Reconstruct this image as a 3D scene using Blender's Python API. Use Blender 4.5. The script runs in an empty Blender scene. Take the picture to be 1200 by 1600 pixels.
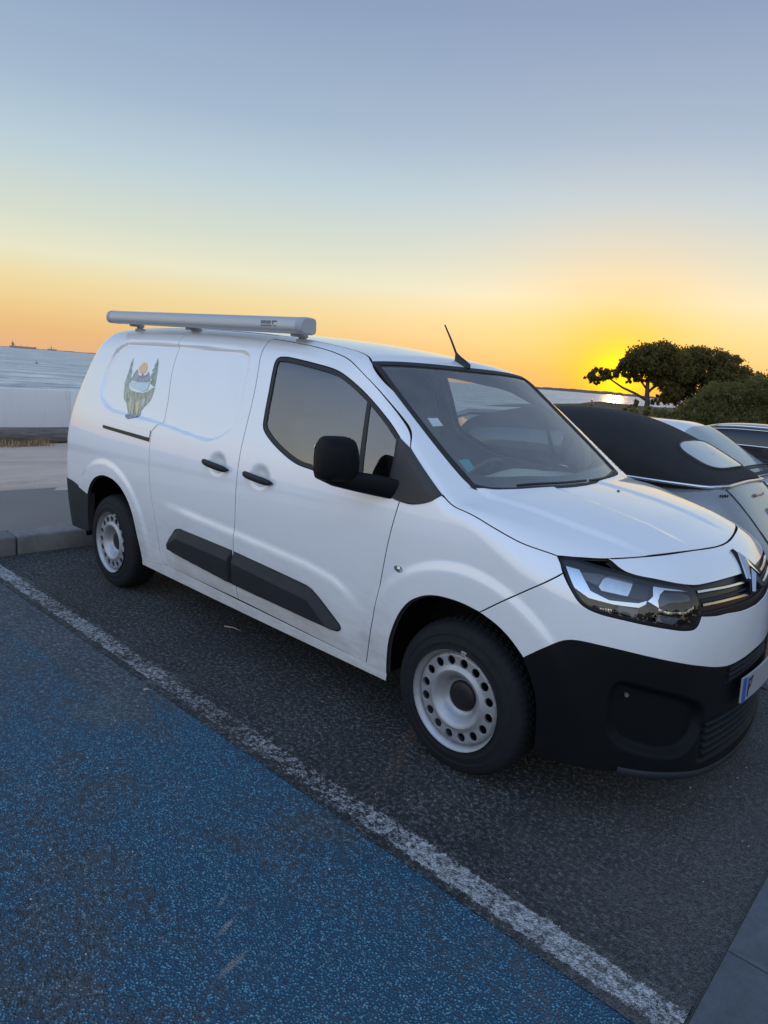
import bpy, bmesh, math, random
import numpy as np
from mathutils import Vector, Matrix
from mathutils.geometry import delaunay_2d_cdt
random.seed(7); RNG = np.random.default_rng(7)
scene = bpy.context.scene
COL = scene.collection

# ------------------------------------------------------------------ camera
cam_d = bpy.data.cameras.new('camera'); cam = bpy.data.objects.new('camera', cam_d); COL.objects.link(cam)
cam_d.sensor_fit = 'VERTICAL'; cam_d.sensor_height = 36.0; cam_d.lens = 23.876
cam_d.clip_start = 0.05; cam_d.clip_end = 60000
CR = (0.734789, 0.673826, 0.0777399); CU = (-0.188329, 0.0925662, 0.977734); CF = (-0.651626, 0.733069, -0.194918)
cam.matrix_world = Matrix(((CR[0], CU[0], -CF[0], 1.4542), (CR[1], CU[1], -CF[1], -3.0461),
                           (CR[2], CU[2], -CF[2], 1.5950), (0, 0, 0, 1)))
scene.camera = cam
scene.view_settings.view_transform = 'Standard'; scene.view_settings.look = 'None'
scene.view_settings.exposure = 0.0; scene.view_settings.gamma = 1.0
scene.view_settings.use_curve_mapping = False

def lin(r, g, b):
    f = lambda c: (c/255/12.92) if c/255 <= 0.04045 else ((c/255+0.055)/1.055)**2.4
    return (f(r), f(g), f(b), 1.0)

# ------------------------------------------------------------------ sky + sun
SUN_AZ = math.radians(114.0); SUN_EL = math.radians(1.45)
SUN_DIR = Vector((math.cos(SUN_AZ)*math.cos(SUN_EL), math.sin(SUN_AZ)*math.cos(SUN_EL), math.sin(SUN_EL)))
world = bpy.data.worlds.new('World'); scene.world = world; world.use_nodes = True
wn = world.node_tree; wn.nodes.clear()
class G:
    """tiny node-graph writer"""
    def __init__(s, nt): s.nt = nt
    def n(s, t, **kw):
        nd = s.nt.nodes.new(t)
        for k, v in kw.items(): setattr(nd, k, v)
        return nd
    def put(s, sock, v):
        if hasattr(v, 'links') or hasattr(v, 'is_linked'): s.nt.links.new(v, sock)
        else: sock.default_value = v
    def math(s, op, a, b=0.0, c=0.0, clamp=False):
        nd = s.n('ShaderNodeMath', operation=op, use_clamp=clamp)
        s.put(nd.inputs[0], a); s.put(nd.inputs[1], b); s.put(nd.inputs[2], c); return nd.outputs[0]
    def mix(s, f, a, b, mode='MIX'):
        nd = s.n('ShaderNodeMix', data_type='RGBA', blend_type=mode)
        s.put(nd.inputs[0], f); s.put(nd.inputs[6], a); s.put(nd.inputs[7], b); return nd.outputs[2]
    def ramp(s, f, stops, interp='LINEAR'):
        nd = s.n('ShaderNodeValToRGB'); cr = nd.color_ramp; cr.interpolation = interp
        while len(cr.elements) < len(stops): cr.elements.new(0.5)
        for e, (p, c) in zip(cr.elements, stops):
            e.position = p; e.color = c if isinstance(c, tuple) else (c, c, c, 1)
        s.put(nd.inputs[0], f); return nd.outputs[0]
    def smooth(s, a, b, x):
        nd = s.n('ShaderNodeMapRange', interpolation_type='SMOOTHSTEP')
        s.put(nd.inputs[0], x); nd.inputs[1].default_value = a; nd.inputs[2].default_value = b; return nd.outputs[0]
    def coord(s, which='Object'): return s.n('ShaderNodeTexCoord').outputs[which]
    def mapping(s, v, scale=(1, 1, 1), rot=(0, 0, 0), loc=(0, 0, 0)):
        m = s.n('ShaderNodeMapping'); s.put(m.inputs[0], v)
        m.inputs['Scale'].default_value = scale; m.inputs['Rotation'].default_value = rot; m.inputs['Location'].default_value = loc
        return m.outputs[0]
    def noise(s, v, scale, detail=3, rough=0.55, dist=0.0, out='Fac'):
        nd = s.n('ShaderNodeTexNoise'); s.put(nd.inputs['Vector'], v)
        nd.inputs['Scale'].default_value = scale; nd.inputs['Detail'].default_value = detail
        nd.inputs['Roughness'].default_value = rough; nd.inputs['Distortion'].default_value = dist; return nd.outputs[out]
    def voro(s, v, scale, feature='F1', out='Distance', rnd=1.0):
        nd = s.n('ShaderNodeTexVoronoi', feature=feature); s.put(nd.inputs['Vector'], v)
        nd.inputs['Scale'].default_value = scale; nd.inputs['Randomness'].default_value = rnd; return nd.outputs[out]
    def bump(s, h, strength=0.5, dist=0.01, normal=None):
        nd = s.n('ShaderNodeBump'); nd.inputs['Strength'].default_value = strength; nd.inputs['Distance'].default_value = dist
        s.put(nd.inputs['Height'], h)
        if normal is not None: s.put(nd.inputs['Normal'], normal)
        return nd.outputs[0]

g = G(wn)
dirv = g.coord('Generated')
sep = g.n('ShaderNodeSeparateXYZ'); g.put(sep.inputs[0], dirv)
el = g.math('MULTIPLY', g.math('ARCSINE', sep.outputs[2]), 180/math.pi/90)      # elevation / 90 deg
base = g.ramp(el, [(0.0, (.81, .46, .24, 1)), (0.017, (.82, .50, .22, 1)), (0.040, (.84, .62, .30, 1)), (0.057, (.83, .69, .38, 1)), (0.078, (.78, .765, .57, 1)), (0.105, (.65, .70, .60, 1)),
                   (0.156, (.475, .60, .672, 1)), (0.20, (.355, .47, .61, 1)), (0.281, (.251, .341, .509, 1)), (0.42, (.20, .29, .47, 1)), (1.0, (.17, .26, .44, 1))])
dot = g.n('ShaderNodeVectorMath', operation='DOT_PRODUCT'); g.put(dot.inputs[0], dirv); dot.inputs[1].default_value = SUN_DIR
ang = g.math('MULTIPLY', g.math('ARCCOSINE', g.math('MINIMUM', dot.outputs['Value'], 0.999999)), 180/math.pi)
def lobe(width): return g.math('POWER', 2.718, g.math('MULTIPLY', g.math('POWER', g.math('DIVIDE', ang, width), 2.0), -1.0))
c = g.mix(g.math('MULTIPLY', lobe(8.0), 0.60), base, (.80, .46, .06, 1))
c = g.mix(g.math('MULTIPLY', lobe(4.0), 0.85), c, (.95, .52, .01, 1))
c = g.mix(g.math('MULTIPLY', lobe(1.9), 0.9), c, (1.5, 1.02, .02, 1))
# unseen dome opposite the sunset: cooler, brightened to light the van's near side
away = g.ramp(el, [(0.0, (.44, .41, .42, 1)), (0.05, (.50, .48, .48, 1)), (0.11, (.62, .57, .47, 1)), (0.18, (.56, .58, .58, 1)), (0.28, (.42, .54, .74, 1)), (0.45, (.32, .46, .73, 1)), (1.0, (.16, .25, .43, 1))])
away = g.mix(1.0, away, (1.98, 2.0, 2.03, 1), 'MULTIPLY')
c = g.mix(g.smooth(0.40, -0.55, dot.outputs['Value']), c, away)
# below the horizon: dull ground / sea bounce
c = g.mix(g.smooth(-0.02, -0.12, el), c, (0.06, 0.07, 0.08, 1))
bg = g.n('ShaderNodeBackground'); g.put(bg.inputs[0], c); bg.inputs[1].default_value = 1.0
nish = g.n('ShaderNodeTexSky', sky_type='NISHITA', sun_disc=False, sun_elevation=SUN_EL, sun_rotation=math.pi/2-SUN_AZ, air_density=1.0, dust_density=2.0)
bg2 = g.n('ShaderNodeBackground'); g.put(bg2.inputs[0], nish.outputs[0]); bg2.inputs[1].default_value = 0.02
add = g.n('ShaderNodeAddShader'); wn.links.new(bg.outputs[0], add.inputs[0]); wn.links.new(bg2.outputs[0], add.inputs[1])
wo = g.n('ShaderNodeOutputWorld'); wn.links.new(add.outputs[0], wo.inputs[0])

sun_d = bpy.data.lights.new('sun', 'SUN'); sun_d.energy = 2.0; sun_d.angle = math.radians(0.6); sun_d.color = (1.0, 0.52, 0.20)
sun = bpy.data.objects.new('sun', sun_d); COL.objects.link(sun)
sun.rotation_euler = (-SUN_DIR).to_track_quat('-Z', 'Y').to_euler()
# ------------------------------------------------------------------ helpers
def tag(o, label=None, cat=None, group=None, kind=None):
    for k, v in (('label', label), ('category', cat), ('group', group), ('kind', kind)):
        if v: o[k] = v
    return o
def link(name, me, parent=None, mats=()):
    o = bpy.data.objects.new(name, me); COL.objects.link(o)
    for m in mats: me.materials.append(m)
    if parent is not None: attach(o, parent)
    return o
def attach(o, parent):
    """parent o while its mesh stays in world metres"""
    o.parent = parent
    if parent.type == 'EMPTY' and parent.get('world_verts'): o.matrix_parent_inverse = parent.matrix_basis.inverted()
def empty(name, loc=(0, 0, 0), rz=0, world_verts=False):
    o = bpy.data.objects.new(name, None); COL.objects.link(o); o.location = loc; o.rotation_euler = (0, 0, rz)
    o.empty_display_size = 0.2
    if world_verts: o['world_verts'] = 1
    return o
def mesh(name, V, F, mat=None, parent=None, smooth=False, mi=None):
    me = bpy.data.meshes.new(name); me.from_pydata([tuple(v) for v in V], [], [tuple(f) for f in F])
    mats = mat if isinstance(mat, (list, tuple)) else ([mat] if mat else [])
    if smooth: me.polygons.foreach_set('use_smooth', [True]*len(me.polygons))
    if mi is not None: me.polygons.foreach_set('material_index', mi)
    me.update(); return link(name, me, parent, mats)
class MB:
    """collects primitive shapes into one mesh"""
    def __init__(s): s.V = []; s.F = []
    def add(s, V, F): b = len(s.V); s.V += [tuple(map(float, v)) for v in V]; s.F += [tuple(b+i for i in f) for f in F]; return s
    def box(s, x0, x1, y0, y1, z0, z1, M=None):
        V = [Vector((x, y, z)) for z in (z0, z1) for y in (y0, y1) for x in (x0, x1)]
        if M is not None: V = [M @ v for v in V]
        return s.add(V, [(0, 2, 3, 1), (4, 5, 7, 6), (0, 1, 5, 4), (2, 6, 7, 3), (0, 4, 6, 2), (1, 3, 7, 5)])
    def tube(s, pts, r, n=8, caps=True):
        pts = [Vector(p) for p in pts]; rs = r if isinstance(r, (list, tuple)) else [r]*len(pts); V = []; F = []
        up = Vector((0, 0, 1))
        for i, p in enumerate(pts):
            d = (pts[min(i+1, len(pts)-1)]-pts[max(i-1, 0)]).normalized()
            a = d.cross(up if abs(d.z) < 0.95 else Vector((1, 0, 0))).normalized(); b = a.cross(d)
            for k in range(n):
                t = 2*math.pi*k/n; V.append(p+(a*math.cos(t)+b*math.sin(t))*rs[i])
        for i in range(len(pts)-1):
            for k in range(n): F.append((i*n+k, i*n+(k+1) % n, (i+1)*n+(k+1) % n, (i+1)*n+k))
        if caps: F.append(tuple(range(n-1, -1, -1))); F.append(tuple((len(pts)-1)*n+k for k in range(n)))
        return s.add(V, F)
    def loft(s, rings, closed=True, caps=False):
        n = len(rings[0]); V = [p for r in rings for p in r]; F = []
        for i in range(len(rings)-1):
            for k in range(n if closed else n-1): F.append((i*n+k, i*n+(k+1) % n, (i+1)*n+(k+1) % n, (i+1)*n+k))
        if caps: F.append(tuple(range(n-1, -1, -1))); F.append(tuple((len(rings)-1)*n+k for k in range(n)))
        return s.add(V, F)
    def build(s, name, mat=None, parent=None, smooth=False, bevel=0, seg=2):
        o = mesh(name, s.V, s.F, mat, parent, smooth)
        if bevel:
            bm = bmesh.new(); bm.from_mesh(o.data); bmesh.ops.remove_doubles(bm, verts=bm.verts, dist=1e-5)
            es = [e for e in bm.edges if len(e.link_faces) == 2 and e.calc_face_angle(0) > 0.5]
            bmesh.ops.bevel(bm, geom=es, offset=bevel, segments=seg, affect='EDGES', profile=0.5, clamp_overlap=True)
            bm.to_mesh(o.data); bm.free(); o.data.polygons.foreach_set('use_smooth', [True]*len(o.data.polygons))
            bm = bmesh.new(); bm.from_mesh(o.data)
            for e in bm.edges: e.smooth = not (len(e.link_faces) == 2 and e.calc_face_angle(0) > 0.9)
            bm.to_mesh(o.data); bm.free()
        return o
def autosmooth(o, ang=0.6):
    me = o.data; me.polygons.foreach_set('use_smooth', [True]*len(me.polygons))
    bm = bmesh.new(); bm.from_mesh(me); bmesh.ops.remove_doubles(bm, verts=bm.verts, dist=1e-5)
    bmesh.ops.recalc_face_normals(bm, faces=bm.faces)
    for e in bm.edges: e.smooth = not (len(e.link_faces) == 2 and e.calc_face_angle(0) > ang)
    bm.to_mesh(me); bm.free(); return o

# ------------------------------------------------------------------ materials
def newmat(name):
    m = bpy.data.materials.new(name); m.use_nodes = True; nt = m.node_tree; nt.nodes.clear(); gg = G(nt)
    out = gg.n('ShaderNodeOutputMaterial'); return m, gg, out
def pbr(name, col, rough=0.5, metal=0.0, coat=0.0, spec=0.5, var=0.0, vscale=8.0, bumps=0.0, bscale=200.0, bdist=0.002, emit=None, coat_rough=0.03):
    m, q, out = newmat(name); b = q.n('ShaderNodeBsdfPrincipled')
    col = col if len(col) == 4 else (*col, 1)
    v = q.coord('Object')
    if var:
        f = q.noise(v, vscale, 4, 0.6)
        q.put(b.inputs['Base Color'], q.mix(f, tuple(c*(1-var) for c in col[:3])+(1,), tuple(min(1, c*(1+var)) for c in col[:3])+(1,)))
        q.put(b.inputs['Roughness'], q.math('ADD', q.math('MULTIPLY', q.noise(v, vscale*2.3, 4), 0.25*min(1, var*3)), rough-0.1*min(1, var*3)))
    else:
        b.inputs['Base Color'].default_value = col; b.inputs['Roughness'].default_value = rough
    b.inputs['Metallic'].default_value = metal; b.inputs['Coat Weight'].default_value = coat; b.inputs['Coat Roughness'].default_value = coat_rough
    b.inputs['Specular IOR Level'].default_value = spec
    if bumps: q.put(b.inputs['Normal'], q.bump(q.noise(v, bscale, 2), bumps, bdist))
    if emit: b.inputs['Emission Color'].default_value = emit; b.inputs['Emission Strength'].default_value = 1
    m.node_tree.links.new(b.outputs[0], out.inputs[0]); return m
def glass(name, tint=(0.75, 0.8, 0.8), ior=1.55, rough=0.0, dust=0.0):
    """thin pane: tinted straight-through light plus Fresnel reflection"""
    m, q, out = newmat(name)
    t = q.n('ShaderNodeBsdfTransparent'); t.inputs[0].default_value = (*tint, 1)
    gl = q.n('ShaderNodeBsdfGlossy'); gl.inputs['Roughness'].default_value = rough
    ge = q.n('ShaderNodeNewGeometry'); dt = q.n('ShaderNodeVectorMath', operation='DOT_PRODUCT'); q.put(dt.inputs[0], ge.outputs['Normal']); q.put(dt.inputs[1], ge.outputs['Incoming'])
    f0 = 2*((ior-1)/(ior+1))**2/(1+((ior-1)/(ior+1))**2)      # both faces of the pane
    sch = q.math('MULTIPLY', q.math('POWER', q.math('SUBTRACT', 1.0, q.math('ABSOLUTE', dt.outputs['Value'])), 5.0), 1-f0)
    mx = q.n('ShaderNodeMixShader'); q.put(mx.inputs[0], q.math('ADD', f0, sch, clamp=True))
    m.node_tree.links.new(t.outputs[0], mx.inputs[1]); m.node_tree.links.new(gl.outputs[0], mx.inputs[2])
    last = mx.outputs[0]
    if dust:
        d0 = q.n('ShaderNodeBsdfDiffuse'); d0.inputs[0].default_value = (0.75, 0.73, 0.7, 1); d1 = q.n('ShaderNodeBsdfTranslucent'); d1.inputs[0].default_value = (0.85, 0.83, 0.8, 1)
        d = q.n('ShaderNodeMixShader'); d.inputs[0].default_value = 0.55; m.node_tree.links.new(d0.outputs[0], d.inputs[1]); m.node_tree.links.new(d1.outputs[0], d.inputs[2])
        m2 = q.n('ShaderNodeMixShader'); q.put(m2.inputs[0], q.math('MULTIPLY', q.noise(q.coord('Object'), 3.0, 6, 0.6), dust*2))
        m.node_tree.links.new(last, m2.inputs[1]); m.node_tree.links.new(d.outputs[0], m2.inputs[2]); last = m2.outputs[0]
    m.node_tree.links.new(last, out.inputs[0]); return m

def paint_mat():
    m, q, out = newmat('white_paint'); b = q.n('ShaderNodeBsdfPrincipled'); v = q.coord('Object')
    sp = q.n('ShaderNodeSeparateXYZ'); q.put(sp.inputs[0], v)
    low = q.smooth(0.95, 0.2, sp.outputs[2])                      # road film thrown up by the wheels
    n1 = q.noise(v, 3.0, 6, 0.65); n2 = q.noise(q.mapping(v, (2, 2, 9)), 4.0, 5, 0.6)
    dirt = q.math('MULTIPLY', q.math('MULTIPLY', low, q.math('MULTIPLY', n1, n2)), 1.5, clamp=True)
    dirt = q.math('ADD', dirt, q.math('MULTIPLY', q.smooth(0.45, 0.8, n1), 0.05))
    q.put(b.inputs['Base Color'], q.mix(dirt, (0.84, 0.85, 0.86, 1), (0.30, 0.27, 0.23, 1)))
    q.put(b.inputs['Roughness'], q.math('ADD', 0.32, q.math('MULTIPLY', dirt, 0.5)))
    b.inputs['Coat Weight'].default_value = 1.0; b.inputs['Coat IOR'].default_value = 1.85
    q.put(b.inputs['Coat Roughness'], q.math('ADD', 0.03, q.math('MULTIPLY', dirt, 0.5)))
    q.put(b.inputs['Coat Normal'], q.bump(q.noise(v, 60.0, 2), 0.02, 0.002))
    m.node_tree.links.new(b.outputs[0], out.inputs[0]); return m
M = {}
M['paint'] = paint_mat()
M['lip'] = pbr('panel_gap', (0.02, 0.02, 0.022), 0.8)
M['black'] = pbr('black_plastic', (0.0045, 0.0052, 0.0065), 0.6, spec=0.16, var=0.35, vscale=5, bumps=0.25, bscale=900, bdist=0.0006)
M['clad'] = pbr('cladding_plastic', (0.018, 0.021, 0.026), 0.55, spec=0.3, var=0.3, vscale=6, bumps=0.25, bscale=900, bdist=0.0006)
M['gloss'] = pbr('gloss_black', (0.012, 0.012, 0.014), 0.12, coat=0.6)
M['trim'] = pbr('pillar_trim', (0.026, 0.025, 0.026), 0.45, var=0.2)
M['rubber'] = pbr('seal_rubber', (0.015, 0.015, 0.016), 0.6)
M['tyre'] = pbr('tyre_rubber', (0.009, 0.0105, 0.013), 0.75, spec=0.3, var=0.35, vscale=14, bumps=0.3, bscale=300, bdist=0.001)
M['rim'] = pbr('silver_steel', (0.37, 0.38, 0.40), 0.45, metal=0.55, var=0.32, vscale=16)
M['hub'] = pbr('hub_black', (0.006, 0.0065, 0.008), 0.5)
M['lamp_black'] = pbr('lamp_black', (0.008, 0.009, 0.011), 0.35, spec=0.3)
M['chrome'] = pbr('chrome', (0.82, 0.83, 0.85), 0.08, metal=1.0)
M['satin'] = pbr('satin_chrome', (0.7, 0.71, 0.73), 0.22, metal=1.0)
M['alu'] = pbr('awning_aluminium', (0.46, 0.48, 0.50), 0.42, metal=0.35, var=0.06, vscale=4)
M['alu_cap'] = pbr('awning_cap', (0.36, 0.37, 0.39), 0.5)
M['side_glass'] = glass('side_glass', (0.84, 0.89, 0.87), 2.05)
M['wind_glass'] = glass('windscreen_glass', (0.90, 0.96, 0.95), 2.0, dust=0.20)
M['clear'] = glass('clear_lens', (0.93, 0.95, 0.96), 1.5)
M['frosted'] = pbr('reflector_bowl', (0.55, 0.56, 0.57), 0.16, metal=0.85, var=0.25, vscale=40)
M['smoke'] = pbr('smoked_lamp', (0.10, 0.105, 0.115), 0.3, spec=0.25, var=0.3, vscale=60)
M['grey_int'] = pbr('cabin_grey', (0.30, 0.31, 0.31), 0.7, var=0.1)
M['dark_int'] = pbr('cabin_dark', (0.11, 0.115, 0.12), 0.7, var=0.2)
M['seat'] = pbr('seat_fabric', (0.06, 0.06, 0.065), 0.9, var=0.2, vscale=20)
M['dash'] = pbr('dash_plastic', (0.55, 0.57, 0.50), 0.5, var=0.1)
M['white'] = pbr('white_print', (0.75, 0.77, 0.78), 0.5)
M['white_plastic'] = pbr('white_plate', (0.30, 0.31, 0.32), 0.4)
M['red'] = pbr('tail_lamp_red', (0.35, 0.01, 0.01), 0.15, coat=0.8)
# ---- body surface of the van (metres; x forward, y left, z up)
def spline(xs,ys):
    xs=np.array(xs,float);ys=np.array(ys,float);n=len(xs);h=np.diff(xs)
    A=np.zeros((n,n));b=np.zeros(n);A[0,0]=A[-1,-1]=1
    for i in range(1,n-1):
        A[i,i-1]=h[i-1];A[i,i]=2*(h[i-1]+h[i]);A[i,i+1]=h[i];b[i]=3*((ys[i+1]-ys[i])/h[i]-(ys[i]-ys[i-1])/h[i-1])
    c=np.linalg.solve(A,b);X=np.linspace(xs[0],xs[-1],800)
    i=np.clip(np.searchsorted(xs,X)-1,0,n-2);t=X-xs[i]
    bb=(ys[i+1]-ys[i])/h[i]-h[i]*(2*c[i]+c[i+1])/3;d=(c[i+1]-c[i])/(3*h[i])
    Y=ys[i]+bb*t+c[i]*t*t+d*t**3
    s0=(Y[1]-Y[0])/(X[1]-X[0]);s1=(Y[-1]-Y[-2])/(X[-1]-X[-2])
    def f(x):
        r=np.interp(x,X,Y);r=np.where(x<X[0],Y[0]+(x-X[0])*s0,r);return np.where(x>X[-1],Y[-1]+(x-X[-1])*s1,r)
    return f
def smax(a,b,k): h=np.clip(.5+.5*(a-b)/k,0,1);return b+(a-b)*h+k*h*(1-h)
def smin(a,b,k): return -smax(-a,-b,k)
def sstep(a,b,x): t=np.clip((x-a)/(b-a),0,1);return t*t*(3-2*t)
vanW=spline([.12,.22,.32,.45,.6,.8,.95,1.05,1.15,1.3,1.5,1.65,1.8],[.835,.87,.887,.90,.912,.920,.918,.909,.892,.85,.785,.73,.67])
vanN=spline([.05,.14,.3,.45,.6,.75,.85,.95,1.01,1.07,1.2],[.80,.855,.872,.866,.858,.842,.818,.785,.75,.69,.5])
vanT=spline([-3.8,-3.2,-2.6,-2,-1.6,-1.3,-1,-.8,-.6],[1.78,1.822,1.832,1.822,1.802,1.778,1.742,1.71,1.672])
vanB=spline([-.3,0,.2,.4,.6,.75,.9],[1.175,1.150,1.122,1.085,1.035,.985,.92])
vanR=spline([.2,.5,.8,1.0,1.2,1.4,1.6,1.8],[-3.78,-3.82,-3.815,-3.80,-3.77,-3.72,-3.65,-3.56])
def van_top(x,y):
    y2=y*y
    cab=smin(vanT(x)-.09*y2-.0*y2*y2,1.672-.745*(x+.73+.166*y2),.05)
    bon=vanB(x)-.05*y2-.10*y2*y2*sstep(.0,.6,x)
    return smax(cab,bon,.03)
def van_f(P):
    x,y,z=P[...,0],np.abs(P[...,1]),P[...,2]
    s=(y-vanW(z)+.05*np.clip(x,0,2)**2+.06*np.clip(-3-x,0,2)**2)*.97
    t=z-van_top(x,y)
    t=t*np.where(x>-.75,.84,.98)
    fr=x-vanN(z)+.25*y*y
    s=smax(s,fr,.38)
    k=.05+.09*sstep(-.7,-1.1,x)+.06*sstep(-.05,.25,x)
    f=smax(s,t,k)
    rr=vanR(z)-x+.08*y*y
    return smax(f,rr,.14)
# ---- panel outlines in body coordinates
bpillar=[(-1.643, 1.756), (-1.536, 1.493), (-1.514, 1.257), (-1.498, 0.895), (-1.497, 0.626), (-1.475, 0.322)]
dooredge=[(-0.365, 1.088), (-0.396, 0.926), (-0.422, 0.748), (-0.457, 0.529), (-0.503, 0.306)]
doortop=[(-1.475, 1.742), (-1.274, 1.723), (-1.088, 1.696), (-0.903, 1.653), (-0.734, 1.575), (-0.6, 1.494), (-0.473, 1.405), (-0.417, 1.356), (-0.391, 1.313)]
doorbot=[(-2.281, 0.343), (-1.474, 0.33), (-0.99, 0.284), (-0.503, 0.303)]
rockbot=[(-2.542, 0.277), (-0.372, 0.272)]
slider=[(-2.685, 1.789), (-2.434, 1.536), (-2.379, 1.358), (-2.352, 1.231), (-2.377, 1.201), (-2.43, 1.156), (-2.425, 1.078), (-2.392, 0.827), (-2.328, 0.566), (-2.305, 0.388), (-2.281, 0.343)]
archF=[(-0.382, 0.258), (-0.376, 0.362), (-0.353, 0.484), (-0.308, 0.602), (-0.255, 0.676), (-0.194, 0.719), (-0.134, 0.74), (-0.064, 0.749), (0.016, 0.748), (0.094, 0.741), (0.168, 0.713), (0.225, 0.675), (0.273, 0.626), (0.31, 0.55), (0.332, 0.475), (0.342, 0.349)]
archR=[(-3.299, 0.34), (-3.264, 0.575), (-3.23, 0.656), (-3.123, 0.747), (-3.026, 0.785), (-2.879, 0.787), (-2.739, 0.74), (-2.643, 0.655), (-2.588, 0.546), (-2.557, 0.414), (-2.544, 0.303)]
wsL_t=[(-0.797, -0.674), (-0.626, -0.695), (-0.457, -0.706), (-0.303, -0.712), (-0.191, -0.707), (-0.126, -0.684)]
wsL=[(-0.797, 1.654), (-0.626, 1.535), (-0.457, 1.407), (-0.303, 1.291), (-0.191, 1.208), (-0.126, 1.164)]
wstop_t=[(-0.797, -0.674), (-0.747, -0.294), (-0.73, 0.002), (-0.741, 0.386), (-0.772, 0.615)]
wstop=[(-0.797, 1.654), (-0.747, 1.669), (-0.73, 1.669), (-0.741, 1.659), (-0.772, 1.65)]
wsbot_t=[(-0.126, -0.684), (-0.092, -0.603), (-0.048, -0.398), (-0.003, -0.017), (-0.022, 0.692)]
wsbot=[(-0.126, 1.164), (-0.088, 1.155), (0.016, 1.153), (1.16, 1.151), (2.627, 1.129)]
wsR=[(-0.772, 1.65), (-0.591, 1.503), (-0.286, 1.255), (-0.169, 1.182), (2.627, 1.129), (2.605, 1.125)]
bongap_t=[(-0.148, -0.716), (-0.169, -0.873), (-0.094, -0.877), (0.065, -0.892), (0.174, -0.879), (0.219, -0.862), (0.34, -0.835)]
bongap=[(-0.148, 1.175), (-0.169, 1.15), (-0.094, 1.115), (0.064, 1.074), (0.172, 1.046), (0.219, 1.042), (0.337, 1.012)]
bonfront_t=[(0.345, -0.834), (0.449, -0.756), (0.477, -0.708), (0.557, -0.556), (0.621, -0.314), (0.663, 0.071), (0.649, 0.591)]
bonfront=[(0.341, 1.011), (0.466, 1.008), (0.516, 1.014), (0.682, 1.021), (0.944, 1.022), (1.397, 1.013), (1.915, 0.99)]
bonR=[(2.595, 1.125), (2.307, 1.095), (2.052, 1.066), (1.902, 1.031), (1.949, 1.003)]
head=[(0.346, 1.011), (0.364, 1.019), (0.396, 1.021), (0.463, 1.008), (0.569, 0.98), (0.675, 0.96), (0.82, 0.934), (0.841, 0.909), (0.854, 0.841), (0.825, 0.795), (0.777, 0.791), (0.697, 0.804), (0.562, 0.829), (0.471, 0.846), (0.427, 0.867), (0.394, 0.909), (0.363, 0.967)]
bumpline=[(0.276, 0.623), (0.337, 0.683), (0.388, 0.723), (0.423, 0.734), (0.482, 0.732), (0.572, 0.719), (0.706, 0.688), (0.837, 0.653), (0.962, 0.621), (1.054, 0.601)]
lip=[(0.637, 0.307), (0.79, 0.264), (0.962, 0.205), (1.036, 0.191), (1.282, 0.174), (1.534, 0.212)]
seam=[(0.094, 0.741), (0.249, 0.87), (0.364, 0.955)]
misc=[(1.242, 0.893), (1.237, 0.848), (1.4, 0.964), (1.528, 0.755), (1.068, 0.607), (1.313, 0.369), (1.351, 0.465)]
rearb=[(-3.505, 0.673), (-3.262, 0.61), (-3.514, 0.386)]
rearedge=[(-3.461, 0.865), (-3.436, 1.046), (-3.469, 1.214), (-3.511, 1.363), (-3.533, 1.502), (-3.571, 1.645), (-3.561, 1.726), (-3.558, 1.777), (-3.525, 1.798)]
roof=[(-2.722, 1.815), (-1.719, 1.804), (-1.395, 1.784), (-1.292, 1.777), (-1.049, 1.746), (-0.925, 1.72), (-0.832, 1.687)]
window=[(-1.425, 1.654), (-1.36, 1.655), (-1.14, 1.632), (-0.964, 1.606), (-0.841, 1.564), (-0.694, 1.495), (-0.546, 1.409), (-0.454, 1.344)]
window2=[(-0.454, 1.344), (-0.436, 1.242), (-0.433, 1.098)]
window3=[(-0.433, 1.098), (-0.67, 1.124), (-0.933, 1.136)]
window4=[(-0.933, 1.136), (-1.058, 1.149), (-1.198, 1.193), (-1.326, 1.252), (-1.377, 1.292), (-1.394, 1.347), (-1.418, 1.476), (-1.444, 1.597), (-1.446, 1.641), (-1.425, 1.654)]
divider=[(-0.711, 1.494), (-0.696, 1.501), (-0.622, 1.225), (-0.652, 1.226)]
tri=[(-0.454, 1.344), (-0.384, 1.306), (-0.169, 1.147), (-0.201, 1.118), (-0.272, 1.093), (-0.37, 1.09), (-0.433, 1.098), (-0.436, 1.242), (-0.454, 1.344)]
recess=[(-3.23, 1.319), (-3.278, 1.421), (-3.283, 1.526), (-3.253, 1.624), (-3.138, 1.683), (-2.969, 1.691), (-2.536, 1.692), (-2.057, 1.683), (-1.761, 1.674), (-1.704, 1.658), (-1.673, 1.612), (-1.648, 1.508), (-1.627, 1.393), (-1.629, 1.301), (-1.677, 1.238), (-1.812, 1.176), (-1.987, 1.179), (-2.356, 1.209), (-2.679, 1.223), (-2.972, 1.231), (-3.099, 1.256), (-3.193, 1.292)]
clad_r=[(-2.159, 0.464), (-2.169, 0.503), (-2.118, 0.57), (-2.029, 0.621), (-1.533, 0.614), (-1.568, 0.42), (-2.159, 0.464)]
clad_f=[(-1.556, 0.42), (-1.521, 0.612), (-0.867, 0.573), (-0.794, 0.535), (-0.661, 0.445), (-0.67, 0.417), (-0.705, 0.412), (-1.556, 0.42)]
clad_rt=[(-2.118, 0.57), (-2.029, 0.621), (-1.533, 0.614), (-1.553, 0.551), (-2.09, 0.561)]
clad_ft=[(-1.521, 0.612), (-0.867, 0.573), (-0.794, 0.535), (-0.661, 0.445), (-0.794, 0.436), (-0.933, 0.511), (-1.536, 0.548)]
rail=[(-3.115, 1.173), (-2.422, 1.157), (-2.421, 1.09), (-3.065, 1.108)]
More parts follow.
